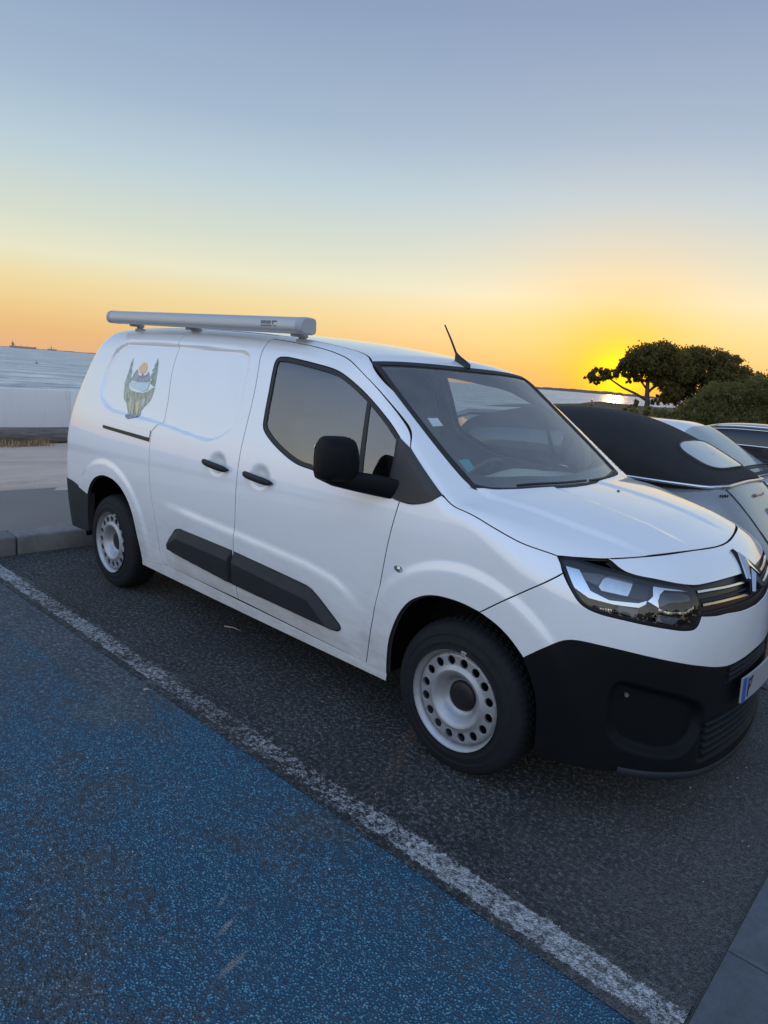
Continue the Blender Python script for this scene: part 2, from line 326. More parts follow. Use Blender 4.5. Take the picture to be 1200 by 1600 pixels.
slot=[(-3.055, 1.129), (-2.423, 1.11), (-2.42, 1.088), (-3.046, 1.106)]
grtop=[(0.833, 0.934), (0.941, 0.931), (1.081, 0.93), (1.259, 0.925)]
grbot=[(0.854, 0.831), (0.943, 0.82), (1.02, 0.817), (1.146, 0.806)]
bar1=[(0.841, 0.915), (0.927, 0.912), (1.056, 0.907), (1.22, 0.901)]
bar2=[(0.847, 0.865), (0.949, 0.86), (1.071, 0.858), (1.229, 0.849)]
drl=[(0.371, 0.989), (0.416, 0.983), (0.452, 0.918), (0.511, 0.893), (0.607, 0.89), (0.635, 0.899), (0.631, 0.887), (0.607, 0.874), (0.522, 0.88), (0.448, 0.892), (0.4, 0.922)]
refl=[(0.524, 0.979), (0.558, 0.98), (0.6, 0.965), (0.573, 0.913), (0.488, 0.925), (0.48, 0.938), (0.495, 0.964)]
refl2=[(0.421, 0.981), (0.509, 0.983), (0.52, 0.978), (0.477, 0.943), (0.431, 0.959)]
midblk=[(0.6, 0.968), (0.665, 0.954), (0.644, 0.902), (0.575, 0.912)]
bracket=[(0.665, 0.948), (0.696, 0.949), (0.823, 0.929), (0.84, 0.918), (0.705, 0.933), (0.685, 0.919), (0.674, 0.899), (0.676, 0.874), (0.638, 0.897), (0.659, 0.914)]
proj=[(0.704, 0.93), (0.819, 0.922), (0.836, 0.897), (0.83, 0.873), (0.784, 0.856), (0.694, 0.862), (0.676, 0.879), (0.683, 0.913)]
chin=[(0.676, 0.872), (0.708, 0.859), (0.784, 0.853), (0.837, 0.871), (0.839, 0.865), (0.788, 0.845), (0.705, 0.852), (0.675, 0.864)]
low1=[(0.55, 0.88), (0.607, 0.865), (0.602, 0.836), (0.534, 0.855)]
low2=[(0.681, 0.849), (0.767, 0.831), (0.737, 0.811), (0.675, 0.825)]
teeth=[(0.477, 0.87), (0.509, 0.873), (0.51, 0.858), (0.483, 0.863)]
fog=[(0.544, 0.506), (0.549, 0.574), (0.57, 0.601), (0.629, 0.591), (0.799, 0.536), (0.903, 0.467), (0.894, 0.367), (0.809, 0.312), (0.632, 0.347), (0.567, 0.396)]
slotf=[(1.068, 0.607), (1.101, 0.541)]
lg_treel=[(-2.962, 1.597), (-2.977, 1.561), (-2.969, 1.534), (-2.968, 1.502), (-2.967, 1.471), (-2.971, 1.447), (-2.972, 1.423), (-2.952, 1.393), (-2.889, 1.42), (-2.894, 1.451), (-2.921, 1.481), (-2.921, 1.505), (-2.943, 1.531), (-2.941, 1.551), (-2.959, 1.582)]
lg_treer=[(-2.655, 1.605), (-2.658, 1.579), (-2.665, 1.556), (-2.654, 1.545), (-2.674, 1.525), (-2.659, 1.514), (-2.671, 1.487), (-2.643, 1.466), (-2.651, 1.443), (-2.579, 1.422), (-2.585, 1.455), (-2.594, 1.492), (-2.605, 1.521), (-2.62, 1.554), (-2.63, 1.58)]
lg_sun=[(-2.841, 1.548), (-2.789, 1.573), (-2.746, 1.544), (-2.741, 1.514), (-2.775, 1.497), (-2.821, 1.502), (-2.846, 1.528)]
lg_mount=[(-2.899, 1.447), (-2.888, 1.491), (-2.863, 1.523), (-2.823, 1.487), (-2.788, 1.481), (-2.778, 1.501), (-2.736, 1.484), (-2.712, 1.515), (-2.67, 1.48), (-2.65, 1.455), (-2.697, 1.446), (-2.8, 1.44)]
lg_lake=[(-2.912, 1.419), (-2.884, 1.436), (-2.653, 1.447), (-2.652, 1.421), (-2.652, 1.398), (-2.71, 1.383), (-2.786, 1.393), (-2.862, 1.403)]
lg_cliff=[(-2.952, 1.393), (-2.941, 1.362), (-2.913, 1.318), (-2.87, 1.302), (-2.826, 1.255), (-2.79, 1.22), (-2.696, 1.218), (-2.649, 1.23), (-2.654, 1.271), (-2.618, 1.304), (-2.585, 1.336), (-2.574, 1.367), (-2.573, 1.419), (-2.605, 1.417), (-2.634, 1.392), (-2.699, 1.376), (-2.791, 1.377), (-2.876, 1.386), (-2.908, 1.411)]
lg_s1=[(-2.84, 1.343), (-2.825, 1.344), (-2.788, 1.27), (-2.778, 1.233), (-2.818, 1.287)]
lg_s2=[(-2.744, 1.312), (-2.7, 1.316), (-2.686, 1.268), (-2.68, 1.231), (-2.718, 1.257)]
lg_s3=[(-2.675, 1.336), (-2.648, 1.354), (-2.629, 1.31), (-2.649, 1.294)]
lg_s4=[(-2.781, 1.297), (-2.765, 1.299), (-2.733, 1.233), (-2.758, 1.235)]
lg_s5=[(-2.917, 1.364), (-2.897, 1.358), (-2.87, 1.321), (-2.898, 1.327)]
lg_base=[(-2.8, 1.223), (-2.776, 1.223), (-2.7, 1.225), (-2.651, 1.233), (-2.658, 1.218), (-2.754, 1.197), (-2.788, 1.209)]
stick1_t=[(-0.476, -0.627), (-0.466, -0.565), (-0.425, -0.57), (-0.433, -0.635)]
stick1=[(-0.476, 1.434), (-0.466, 1.436), (-0.425, 1.405), (-0.433, 1.401)]
stick2_t=[(-0.264, -0.651), (-0.257, -0.589), (-0.211, -0.596), (-0.205, -0.654)]
stick2=[(-0.264, 1.272), (-0.257, 1.277), (-0.211, 1.241), (-0.205, 1.228)]
crease1_t=[(-0.12, -0.705), (0.079, -0.645), (0.297, -0.625), (0.424, -0.587)]
crease1=[(-0.12, 1.157), (0.143, 1.119), (0.409, 1.078), (0.556, 1.053)]
crease2_t=[(0.021, -0.22), (0.262, -0.245), (0.498, -0.203)]
crease2=[(0.353, 1.145), (0.777, 1.109), (1.018, 1.06)]
# ------------------------------------------------------------------ panels laid on a body surface
X0, X1, RB = -0.1, -3.0, 0.9
AC = X0+RB*math.pi/2                                              # belt coordinate of the nose centre line
def belt_frame(a):
    o = np.zeros(a.shape+(2,)); d = np.zeros(a.shape+(2,))
    o[..., 0] = np.clip(a, X1, X0)
    ph = np.where(a > X0, (a-X0)/RB, np.where(a < X1, (X1-a)/RB, 0.0)); sg = np.where(a < X1, -1.0, 1.0)
    d[..., 0] = np.sin(ph)*sg; d[..., 1] = -np.cos(ph); return o, d
def belt_map0(A):
    a, z = A[:, 0], A[:, 1]; o, d = belt_frame(a); lo = np.zeros(len(a)); hi = np.full(len(a), 1.7); P = np.zeros((len(a), 3)); P[:, 2] = z
    for _ in range(30):
        m = (lo+hi)/2; P[:, 0] = o[:, 0]+d[:, 0]*m; P[:, 1] = o[:, 1]+d[:, 1]*m
        ins = van_f(P) < 0; lo = np.where(ins, m, lo); hi = np.where(ins, hi, m)
    return P
def top_map0(A):
    lo = np.full(len(A), 0.55); hi = np.full(len(A), 2.3); P = np.zeros((len(A), 3)); P[:, :2] = A
    for _ in range(30):
        m = (lo+hi)/2; P[:, 2] = m; ins = van_f(P) < 0; lo = np.where(ins, m, lo); hi = np.where(ins, hi, m)
    return P
def frame(A, dom):
    f = belt_map0 if dom == 'belt' else top_map0
    P = f(A); e = 0.004
    du = f(A+[e, 0])-f(A-[e, 0]); dv = f(A+[0, e])-f(A-[0, e])
    N = np.cross(du, dv); N /= np.linalg.norm(N, axis=1)[:, None]+1e-12
    return P, N
def poly_sdf(A, Q):
    """signed distance to closed polygon Q (negative inside)"""
    A = np.asarray(A, float); Q = np.asarray(Q, float); out = np.empty(len(A)); B = np.roll(Q, -1, 0)
    for s in range(0, len(A), 4000):
        p = A[s:s+4000][:, None, :]; e = (B-Q)[None]; w = p-Q[None]
        t = np.clip((w*e).sum(2)/np.maximum((e*e).sum(2), 1e-14), 0, 1)
        d = np.sqrt((((w-e*t[..., None]))**2).sum(2).min(1))
        c = ((Q[None, :, 1] <= p[..., 1]) != (B[None, :, 1] <= p[..., 1]))
        xi = Q[None, :, 0]+(p[..., 1]-Q[None, :, 1])*e[..., 0]/np.where(e[..., 1] == 0, 1e-14, e[..., 1])
        ins = (c & (p[..., 0] < xi)).sum(1) % 2 == 1
        out[s:s+4000] = np.where(ins, -d, d)
    return out
def catmull(pts, step):
    p = np.array(pts, float)
    if len(p) == 2: n = max(1, int(np.linalg.norm(p[1]-p[0])/step)); return [tuple(p[0]+(p[1]-p[0])*i/n) for i in range(n)]
    q = np.vstack([2*p[0]-p[1], p, 2*p[-1]-p[-2]]); out = []
    for i in range(1, len(q)-2):
        n = max(1, int(round(np.linalg.norm(q[i+1]-q[i])/step)))
        for k in range(n):
            t = k/n
            # centripetal-ish: damp tangents by local length
            L = np.linalg.norm(q[i+1]-q[i]); m0 = (q[i+1]-q[i-1]); m1 = (q[i+2]-q[i])
            m0 = m0/(np.linalg.norm(m0)+1e-9)*L; m1 = m1/(np.linalg.norm(m1)+1e-9)*L
            h = (2*t**3-3*t**2+1)*q[i]+(t**3-2*t**2+t)*m0+(-2*t**3+3*t**2)*q[i+1]+(t**3-t**2)*m1
            out.append(tuple(h))
    return out
def outline(segs, step=0.012):
    o = []
    for s in segs: o += catmull(s, step)
    Q = np.array(o); keep = np.linalg.norm(Q-np.roll(Q, 1, 0), axis=1) > 1e-4; Q = Q[keep]
    if (Q[:, 0]*np.roll(Q[:, 1], -1)-np.roll(Q[:, 0], -1)*Q[:, 1]).sum() < 0: Q = Q[::-1]
    return Q
def closed(pts, step=0.012):                                     # smooth closed loop
    p = list(pts); n = len(p); q = np.array([p[-2], p[-1]]+p+[p[0], p[1]]); o = []
    full = catmull(q, step); 
    # drop the run-in / run-out spans
    Q = np.array(full); s = np.argmin(((Q-np.array(p[0]))**2).sum(1)); d = ((Q-np.array(p[0]))**2).sum(1); idx = np.where(d < 1e-10)[0]
    if len(idx) >= 2: Q = Q[idx[0]:idx[1]]
    if (Q[:, 0]*np.roll(Q[:, 1], -1)-np.roll(Q[:, 0], -1)*Q[:, 1]).sum() < 0: Q = Q[::-1]
    return Q
def inset(Q, d):
    t = np.roll(Q, -1, 0)-np.roll(Q, 1, 0); t /= np.linalg.norm(t, axis=1)[:, None]+1e-12
    n = np.stack([t[:, 1], -t[:, 0]], 1)
    return Q-n*d, n
def mirror_full(Q):                                              # belt half outline (right side, ends on AC) -> full outline
    Q = np.array(Q); R = Q[::-1].copy(); R[:, 0] = 2*AC-R[:, 0]; return np.vstack([Q, R])
def panel(name, Q, mat, parent, dom='belt', res=0.014, gap=0.0036, depth=0.0, flange=0.014, holes=(), mirror=True, disp=None, lip=0.009, round_=0.0015, flat=False):
    Q = np.asarray(Q, float)
    if (Q[:, 0]*np.roll(Q[:, 1], -1)-np.roll(Q[:, 0], -1)*Q[:, 1]).sum() < 0: Q = Q[::-1]
    Q, nq = inset(Q, gap); loops = [(Q, 1)]
    for h in holes:
        h = np.asarray(h, float)
        if (h[:, 0]*np.roll(h[:, 1], -1)-np.roll(h[:, 0], -1)*h[:, 1]).sum() < 0: h = h[::-1]
        loops.append((inset(h, -gap)[0], -1))
    lo, hi = Q.min(0), Q.max(0)
    gx = np.arange(lo[0], hi[0]+res, res); gy = np.arange(lo[1], hi[1]+res*0.87, res*0.87)
    X, Y = np.meshgrid(gx, gy); X[1::2] += res/2; pts = np.stack([X.ravel(), Y.ravel()], 1)
    ok = poly_sdf(pts, Q) < -0.45*res
    for h, s in loops[1:]: ok &= poly_sdf(pts, h) > 0.45*res
    pts = pts[ok]; allp = [l for l, s in loops]+[pts]; A = np.vstack(allp); edges = []; b = 0
    for l, s in loops: n = len(l); edges += [(b+i, b+(i+1) % n) for i in range(n)]; b += n
    r = delaunay_2d_cdt([Vector(p) for p in A], edges, [], 0, 1e-7)
    A = np.array([tuple(v) for v in r[0]]); F = np.array([f for f in r[2] if len(f) == 3])
    C = A[F].mean(1); ok = poly_sdf(C, Q) < 0
    for h, s in loops[1:]: ok &= poly_sdf(C, h) > 0
    F = F[ok]
    ar = (A[F[:, 1]]-A[F[:, 0]]); ar2 = (A[F[:, 2]]-A[F[:, 0]]); cr = ar[:, 0]*ar2[:, 1]-ar[:, 1]*ar2[:, 0]
    F = F[np.abs(cr) > 1e-12]; cr = cr[np.abs(cr) > 1e-12]; F[cr < 0] = F[cr < 0][:, ::-1]
    def surf(A_):
        P, N = frame(A_, dom); h = depth+(disp(A_, P) if disp else 0.0)
        return P+N*(np.asarray(h)[..., None] if np.ndim(h) else h), N
    def surfN(A_):
        P, N = surf(A_)
        if disp:
            e = 0.004; du = surf(A_+[e, 0])[0]-surf(A_-[e, 0])[0]; dv = surf(A_+[0, e])[0]-surf(A_-[0, e])[0]
            N = np.cross(du, dv); N /= np.linalg.norm(N, axis=1)[:, None]+1e-12
        return P, N
    P, N = surfN(A); V = [P]; NN = [N]; FF = [tuple(f) for f in F]; mi = [0]*len(FF); base = len(P)
    if flange > 0:
        for l, s in loops:
            Pl, Nl = surfN(l); n2 = inset(l, 0)[1]*s; T = surf(l+n2*0.004)[0]-Pl
            T -= Nl*(T*Nl).sum(1)[:, None]; T /= np.linalg.norm(T, axis=1)[:, None]+1e-12; k = len(l); rd = round_
            rings = [(Pl, Nl), (Pl+T*rd*.7-Nl*rd*.3, Nl*.7+T*.7), (Pl+T*rd-Nl*rd*1.2, T), (Pl+T*rd-Nl*flange, T)]
            if lip: rings.append((Pl+T*(rd+lip)-Nl*(flange+0.001), Nl))
            for q, (pp, nn) in enumerate(rings): V.append(pp); NN.append(nn/(np.linalg.norm(nn, axis=1)[:, None]+1e-12))
            for q in range(len(rings)-1):
                for i in range(k):
                    j = (i+1) % k; f = (base+q*k+i, base+q*k+j, base+(q+1)*k+j, base+(q+1)*k+i)
                    FF.append(f[::-1] if s > 0 else f); mi.append(1 if q >= 2 else 0)
            base += len(rings)*k
    V = np.vstack(V); NN = np.vstack(NN)
    mats = [mat, M['lip'] if flange > 0.006 else mat]
    def emit(Vx, Nx, Fx, nm, par):
        me = bpy.data.meshes.new(nm); me.from_pydata(Vx.tolist(), [], Fx)
        me.polygons.foreach_set('use_smooth', [True]*len(Fx)); me.polygons.foreach_set('material_index', mi); me.update()
        if len(me.polygons) == len(Fx): me.normals_split_custom_set_from_vertices(Nx.tolist())
        return link(nm, me, par, mats)
    pr = parent if isinstance(parent, tuple) else (parent, parent)
    o1 = emit(V, NN, FF, name, pr[0]); o2 = None
    if mirror:
        fl = np.array([1, -1, 1]); o2 = emit(V*fl, NN*fl, [f[::-1] for f in FF], name, pr[1])
    return o1, o2
def at_belt(a, z, off=0.0):
    P, N = frame(np.array([[a, z]], float), 'belt'); return Vector((P[0]+N[0]*off).tolist()), Vector(N[0].tolist())
def belt_line(pts, off=0.0, step=0.02, dom='belt'):
    Q = np.array(catmull(pts, step)+[tuple(pts[-1])]); P, N = frame(Q, dom); return (P+N*off), N
def flipy(p): return Vector((p[0], -p[1], p[2]))
# ================================================================== GROUND AND SEA
def asphalt_nodes(q, v, dark=1.0):
    """aggregate colour + height of worn bituminous paving"""
    v = q.mix(0.012, v, q.noise(v, 3.0, 3, out='Color'), 'LINEAR_LIGHT')
    big = q.noise(v, 0.9, 6, 0.62); mid = q.noise(v, 7.0, 5, 0.65); fine = q.noise(v, 240.0, 2, 0.6)
    cell = q.voro(v, 125.0, 'F1', 'Color'); sg = q.n('ShaderNodeSeparateColor'); q.put(sg.inputs[0], cell); dd = q.voro(v, 125.0, 'F1', 'Distance')
    clump = q.noise(v, 52.0, 5, 0.8)
    tone = q.math('ADD', q.math('MULTIPLY', sg.outputs[0], 0.26), q.smooth(0.39, 0.61, clump)); tone = q.math('DIVIDE', tone, 1.26)
    stone = q.ramp(tone, [(0.0, (0.006, 0.009, 0.011, 1)), (0.35, (0.022, 0.028, 0.030, 1)), (0.6, (0.058, 0.066, 0.068, 1)), (0.82, (0.14, 0.148, 0.15, 1)), (1.0, (0.30, 0.305, 0.30, 1))])
    c = q.mix(q.math('MULTIPLY', q.smooth(0.35, 0.7, dd), 0.75), stone, (0.012, 0.014, 0.018, 1))
    c = q.mix(q.math('MULTIPLY', q.smooth(0.38, 0.68, big), 0.7), c, q.mix(1.0, c, (1.75, 1.7, 1.65, 1), 'MULTIPLY'))
    c = q.mix(q.math('MULTIPLY', q.smooth(0.50, 0.72, mid), 0.55), c, q.mix(1.0, c, (0.45, 0.46, 0.48, 1), 'MULTIPLY'))
    oil = q.smooth(0.60, 0.74, q.noise(v, 0.55, 5, 0.6, 0.6)); c = q.mix(q.math('MULTIPLY', oil, 0.65), c, (0.012, 0.014, 0.017, 1))
    dust = q.math('MULTIPLY', q.smooth(0.52, 0.75, q.noise(v, 1.9, 7, 0.7)), 0.28); c = q.mix(dust, c, (0.16, 0.155, 0.15, 1))
    sx_ = q.n('ShaderNodeSeparateXYZ'); q.put(sx_.inputs[0], v); grime = q.math('MULTIPLY', q.smooth(0.25, 1.15, q.math('ADD', sx_.outputs[0], q.math('MULTIPLY', q.math('SUBTRACT', q.noise(v, 2.6, 6, 0.7), 0.5), 1.6))), q.smooth(1.3, 1.12, sx_.outputs[0]))
    c = q.mix(q.math('MULTIPLY', grime, 0.5), c, (0.12, 0.118, 0.115, 1))
    h = q.math('ADD', q.math('MULTIPLY', q.smooth(0.66, 0.1, dd), 1.0), q.math('ADD', q.math('MULTIPLY', fine, 0.35), q.math('MULTIPLY', mid, 0.8)))
    return c, h, big, mid, tone, dd
def ground_mat(name, builder):
    m, q, out = newmat(name); b = q.n('ShaderNodeBsdfPrincipled'); v = q.coord('Object'); builder(q, v, b)
    m.node_tree.links.new(b.outputs[0], out.inputs[0]); return m
def b_asphalt(q, v, b):
    c, h, big, mid, r, dd = asphalt_nodes(q, v); q.put(b.inputs['Base Color'], c); b.inputs['Roughness'].default_value = 0.8
    q.put(b.inputs['Normal'], q.bump(h, 1.0, 0.009))
def b_line(q, v, b):
    c, h, big, mid, r, dd = asphalt_nodes(q, v); sx = q.n('ShaderNodeSeparateXYZ'); q.put(sx.inputs[0], v)
    wear = q.noise(v, 1.7, 6, 0.75); edge = q.math('ABSOLUTE', q.math('ADD', sx.outputs[1], 1.355))
    keep = q.math('SUBTRACT', q.math('ADD', q.math('MULTIPLY', wear, 1.1), q.math('MULTIPLY', r, 0.55)), q.math('MULTIPLY', dd, 0.45))
    keep = q.math('SUBTRACT', keep, q.math('MULTIPLY', q.smooth(0.056, 0.086, q.math('ADD', edge, q.math('MULTIPLY', q.noise(v, 45.0, 3), 0.03))), 0.9))
    xf = q.math('ADD', q.smooth(-0.7, 0.6, sx.outputs[0]), q.math('MULTIPLY', q.smooth(-1.6, -3.4, sx.outputs[0]), 0.7))
    keep = q.math('ADD', keep, q.math('MULTIPLY', q.math('SUBTRACT', xf, 0.52), 0.24))
    k = q.math('MULTIPLY', q.smooth(0.36, 0.86, keep), 0.9); q.put(b.inputs['Base Color'], q.mix(k, c, q.mix(r, (0.36, 0.37, 0.38, 1), (0.58, 0.59, 0.60, 1))))
    b.inputs['Roughness'].default_value = 0.75; q.put(b.inputs['Normal'], q.bump(h, 1.0, 0.009))
def b_blue(q, v, b):
    c, h, big, mid, r, dd = asphalt_nodes(q, v)
    m1 = q.noise(q.mapping(v, (0.9, 2.1, 1), (0, 0, 0.75)), 0.85, 9, 0.64, 0.6); m2 = q.noise(v, 6.0, 5, 0.65)
    sx = q.n('ShaderNodeSeparateXYZ'); q.put(sx.inputs[0], v)
    nearline = q.smooth(-1.62, -1.43, q.math('ADD', sx.outputs[1], q.math('MULTIPLY', m2, 0.25)))
    far = q.smooth(-2.6, -0.4, sx.outputs[0])                       # the end by the kerb keeps least paint next to the line
    keep = q.math('ADD', q.math('ADD', q.math('MULTIPLY', m1, 1.15), q.math('MULTIPLY', m2, 0.35)), q.math('MULTIPLY', q.math('SUBTRACT', r, 0.5), 0.22))
    keep = q.math('SUBTRACT', keep, q.math('MULTIPLY', q.math('MULTIPLY', nearline, q.math('SUBTRACT', 1.0, far)), 0.35))
    k = q.smooth(0.60, 0.80, keep)
    blue = q.ramp(r, [(0.05, (0.012, 0.092, 0.175, 1)), (0.35, (0.036, 0.215, 0.365, 1)), (0.65, (0.090, 0.35, 0.52, 1)), (1.0, (0.22, 0.50, 0.64, 1))]); blue = q.mix(q.smooth(0.25, 0.6, dd), blue, (0.010, 0.055, 0.105, 1))
    k = q.math('MULTIPLY', k, q.math('SUBTRACT', 1.0, q.math('MULTIPLY', q.smooth(0.5, 0.72, mid), 0.5)))
    c2 = q.mix(q.math('ADD', 0.10, q.math('MULTIPLY', k, 0.86)), q.mix(0.25, q.mix(1.0, c, (1.7, 1.75, 1.8, 1), 'MULTIPLY'), (0.10, 0.12, 0.135, 1)), blue); 
    sc = q.noise(v, 40.0, 4, 0.7)
    for px, py, ln, wd, an in ((-0.025, -1.976, .055, .010, 2.02), (0.0645, -2.0255, .07, .015, 1.88), (0.183, -2.091, .09, .018, 1.75)):   # pale scrape marks
        mp = q.mapping(v, (1, 1, 1), (0, 0, 0), (-px, -py, 0)); rt = q.mapping(mp, (1/ln, 1/wd, 0), (0, 0, 0)) if False else None
        s2 = q.n('ShaderNodeSeparateXYZ'); q.put(s2.inputs[0], mp); ca, sa = math.cos(an), math.sin(an)
        u = q.math('ADD', q.math('MULTIPLY', s2.outputs[0], ca/ln), q.math('MULTIPLY', s2.outputs[1], sa/ln)); w = q.math('ADD', q.math('MULTIPLY', s2.outputs[0], -sa/wd), q.math('MULTIPLY', s2.outputs[1], ca/wd))
        rr_ = q.math('ADD', q.math('MULTIPLY', u, u), q.math('MULTIPLY', w, w)); c2 = q.mix(q.math('MULTIPLY', q.smooth(1.1, 0.2, q.math('ADD', rr_, q.math('MULTIPLY', sc, 0.9))), 0.9), c2, (0.26, 0.26, 0.25, 1))
    q.put(b.inputs['Base Color'], c2)
    b.inputs['Roughness'].default_value = 0.72; q.put(b.inputs['Normal'], q.bump(h, 1.0, 0.009))
def b_concrete(col):
    def f(q, v, b):
        n1 = q.noise(v, 3.0, 6, 0.65); n2 = q.noise(v, 120.0, 3, 0.6); n3 = q.noise(v, 18.0, 5, 0.7)
        f1 = q.math('ADD', q.math('MULTIPLY', n1, 0.6), q.math('MULTIPLY', n3, 0.4))
        q.put(b.inputs['Base Color'], q.mix(q.smooth(0.3, 0.7, f1), tuple(c*0.62 for c in col)+(1,), tuple(c*1.2 for c in col)+(1,)))
        b.inputs['Roughness'].default_value = 0.85; q.put(b.inputs['Normal'], q.bump(q.math('ADD', n2, n3), 0.35, 0.004))
    return f
def b_wall(q, v, b):
    n1 = q.noise(q.mapping(v, (1, .4, 2)), 1.5, 5, 0.6); st = q.smooth(0.52, 0.75, q.noise(q.mapping(v, (1, 5, .5)), 1.6, 6, 0.7)); q.put(b.inputs['Base Color'], q.mix(q.math('MULTIPLY', st, 0.35), q.mix(n1, (0.66, 0.66, 0.67, 1), (0.78, 0.78, 0.79, 1)), (0.40, 0.39, 0.37, 1)))
    b.inputs['Roughness'].default_value = 0.8; q.put(b.inputs['Normal'], q.bump(q.noise(v, 60.0, 3), 0.2, 0.004))
def b_path(q, v, b):
    n1 = q.noise(v, 1.2, 6, 0.6); n2 = q.noise(v, 90.0, 3, 0.7)
    q.put(b.inputs['Base Color'], q.mix(q.math('ADD', q.math('MULTIPLY', n1, .6), q.math('MULTIPLY', n2, .4)), (0.12, 0.105, 0.09, 1), (0.28, 0.25, 0.22, 1)))
    b.inputs['Roughness'].default_value = 0.9; q.put(b.inputs['Normal'], q.bump(n2, 0.6, 0.006))
def b_sand(q, v, b):
    n1 = q.noise(q.mapping(v, (1.6, .5, 1)), 1.6, 7, 0.65); n2 = q.noise(v, 60.0, 4, 0.7)
    q.put(b.inputs['Base Color'], q.ramp(q.math('ADD', q.math('MULTIPLY', n1, .65), q.math('MULTIPLY', n2, .35)), [(0.3, (0.40, 0.29, 0.22, 1)), (0.5, (0.62, 0.48, 0.38, 1)), (0.7, (0.76, 0.61, 0.50, 1))]))
    b.inputs['Roughness'].default_value = 0.95; q.put(b.inputs['Normal'], q.bump(q.math('ADD', n1, n2), 0.8, 0.02))
def b_scrub(q, v, b):
    n1 = q.noise(v, 0.25, 7, 0.65); n2 = q.noise(v, 6.0, 4, 0.7)
    q.put(b.inputs['Base Color'], q.ramp(q.math('ADD', q.math('MULTIPLY', n1, .5), q.math('MULTIPLY', n2, .5)), [(0.3, (0.035, 0.035, 0.016, 1)), (0.5, (0.075, 0.066, 0.035, 1)), (0.7, (0.13, 0.11, 0.065, 1))]))
    b.inputs['Roughness'].default_value = 0.95; q.put(b.inputs['Normal'], q.bump(n2, 0.8, 0.1))
MG = {'asphalt': ground_mat('asphalt', b_asphalt), 'line': ground_mat('worn_white_line', b_line), 'blue': ground_mat('worn_blue_paint', b_blue), 'kerb': ground_mat('kerb_concrete', b_concrete((0.17, 0.168, 0.162))),
      'gutter': ground_mat('gutter_concrete', b_concrete((0.105, 0.115, 0.13))), 'path': ground_mat('path_asphalt', b_path), 'sand': ground_mat('gritty_sand', b_sand), 'scrub': ground_mat('scrub_ground', b_scrub), 'wall': ground_mat('wall_render', b_wall)}
def sheet(name, x0, x1, y0, y1, z, mat, nx=1, ny=1, zf=None):
    V = [(x0+(x1-x0)*i/nx, y0+(y1-y0)*j/ny, (zf(x0+(x1-x0)*i/nx, y0+(y1-y0)*j/ny) if zf else z)) for j in range(ny+1) for i in range(nx+1)]
    F = [(j*(nx+1)+i, j*(nx+1)+i+1, (j+1)*(nx+1)+i+1, (j+1)*(nx+1)+i) for j in range(ny) for i in range(nx)]
    return tag(mesh(name, V, F, mat, smooth=nx > 1), kind='structure')
sheet('parking_lot', -4.10, 1.13, -60, 60, 0.0, MG['asphalt'])
sheet('road', 1.13, 60, -60, 60, -0.004, MG['asphalt'])
sheet('blue_bay', -4.09, 1.125, -4.2, -1.425, 0.004, MG['blue'])
sheet('bay_line', -4.08, 1.125, -1.442, -1.268, 0.008, MG['line'])
for yl in (1.30, 3.75, 6.1): sheet('bay_line', -4.08, 1.125, yl-0.09, yl+0.09, 0.008, MG['line'])
sheet('path', -6.0, -4.32, -60, 60, 0.146, MG['path'])
def sandz(x, y): return 0.15+0.012*math.sin(x*2.1+y*1.3)+0.012*math.sin(y*0.7-x)
sheet('sand', -10.6, -5.72, -40, 40, 0.15, MG['sand'], 40, 200, zf=lambda x, y: sandz(x, y)+(-0.03 if x > -5.75 else 0))
# gutter slabs along the front of the bays
gut = empty('gutter', (1.13, 0, 0)); tag(gut, kind='structure')
mb = MB(); mb.box(0.004, 0.496, 0.004, 0.996, -0.1, 0.010); gm = mb.build('gutter_slab', MG['gutter'], gut, bevel=0.004); gm.location = (0, -6.0, 0)
for k in range(1, 14):
    o = gm.copy(); COL.objects.link(o); o.parent = gut; o.location = (0, -6.0+k, 0)
kb = empty('kerb', (-4.20, 0, 0)); tag(kb, kind='structure')
mb = MB(); mb.box(-0.125, 0.11, 0.004, 0.996, -0.1, 0.150); km = mb.build('kerb_stone', MG['kerb'], kb, bevel=0.018); km.location = (0, -12.1, 0)
for k in range(1, 34):
    o = km.copy(); COL.objects.link(o); o.parent = kb; o.location = (random.uniform(-.004, .004), -12.1+k, random.uniform(-.003, .003)); o.rotation_euler = (0, 0, random.uniform(-.003, .003))
# shore and sea
sheet('beach', -60, -10.6, -400, 400, 0, MG['sand'], 20, 8, zf=lambda x, y: 0.12 if x > -10.7 else 0.1-2.6*min(1, (-10.6-x)/30))
def b_sea(q, v, b):
    w1 = q.noise(q.mapping(v, (1.0, .28, 1), (0, 0, 0.35)), 0.30, 4, 0.6, 0.6); w2 = q.noise(q.mapping(v, (1.0, .45, 1), (0, 0, 0.2)), 1.3, 4, 0.6); w3 = q.noise(q.mapping(v, (1, .5, 1)), 0.05, 3, 0.6)
    h = q.math('ADD', q.math('MULTIPLY', w1, 1.0), q.math('ADD', q.math('MULTIPLY', w2, 0.35), q.math('MULTIPLY', w3, 2.5)))
    q.put(b.inputs['Base Color'], q.mix(q.smooth(0.35, 0.65, q.math('ADD', q.math('MULTIPLY', w1, .6), q.math('MULTIPLY', w2, .4))), (0.16, 0.21, 0.225, 1), (0.75, 0.79, 0.77, 1))); b.inputs['Roughness'].default_value = 0.40; b.inputs['IOR'].default_value = 1.33; b.inputs['Specular IOR Level'].default_value = 0.45  # pale wave tone puts glitter and sky shine into the base colour
    q.put(b.inputs['Normal'], q.bump(h, 0.8, 1.5))
MG['sea'] = ground_mat('sea_water', b_sea)
sheet('sea', -40000, -22, -40000, 40000, -1.6, MG['sea'])
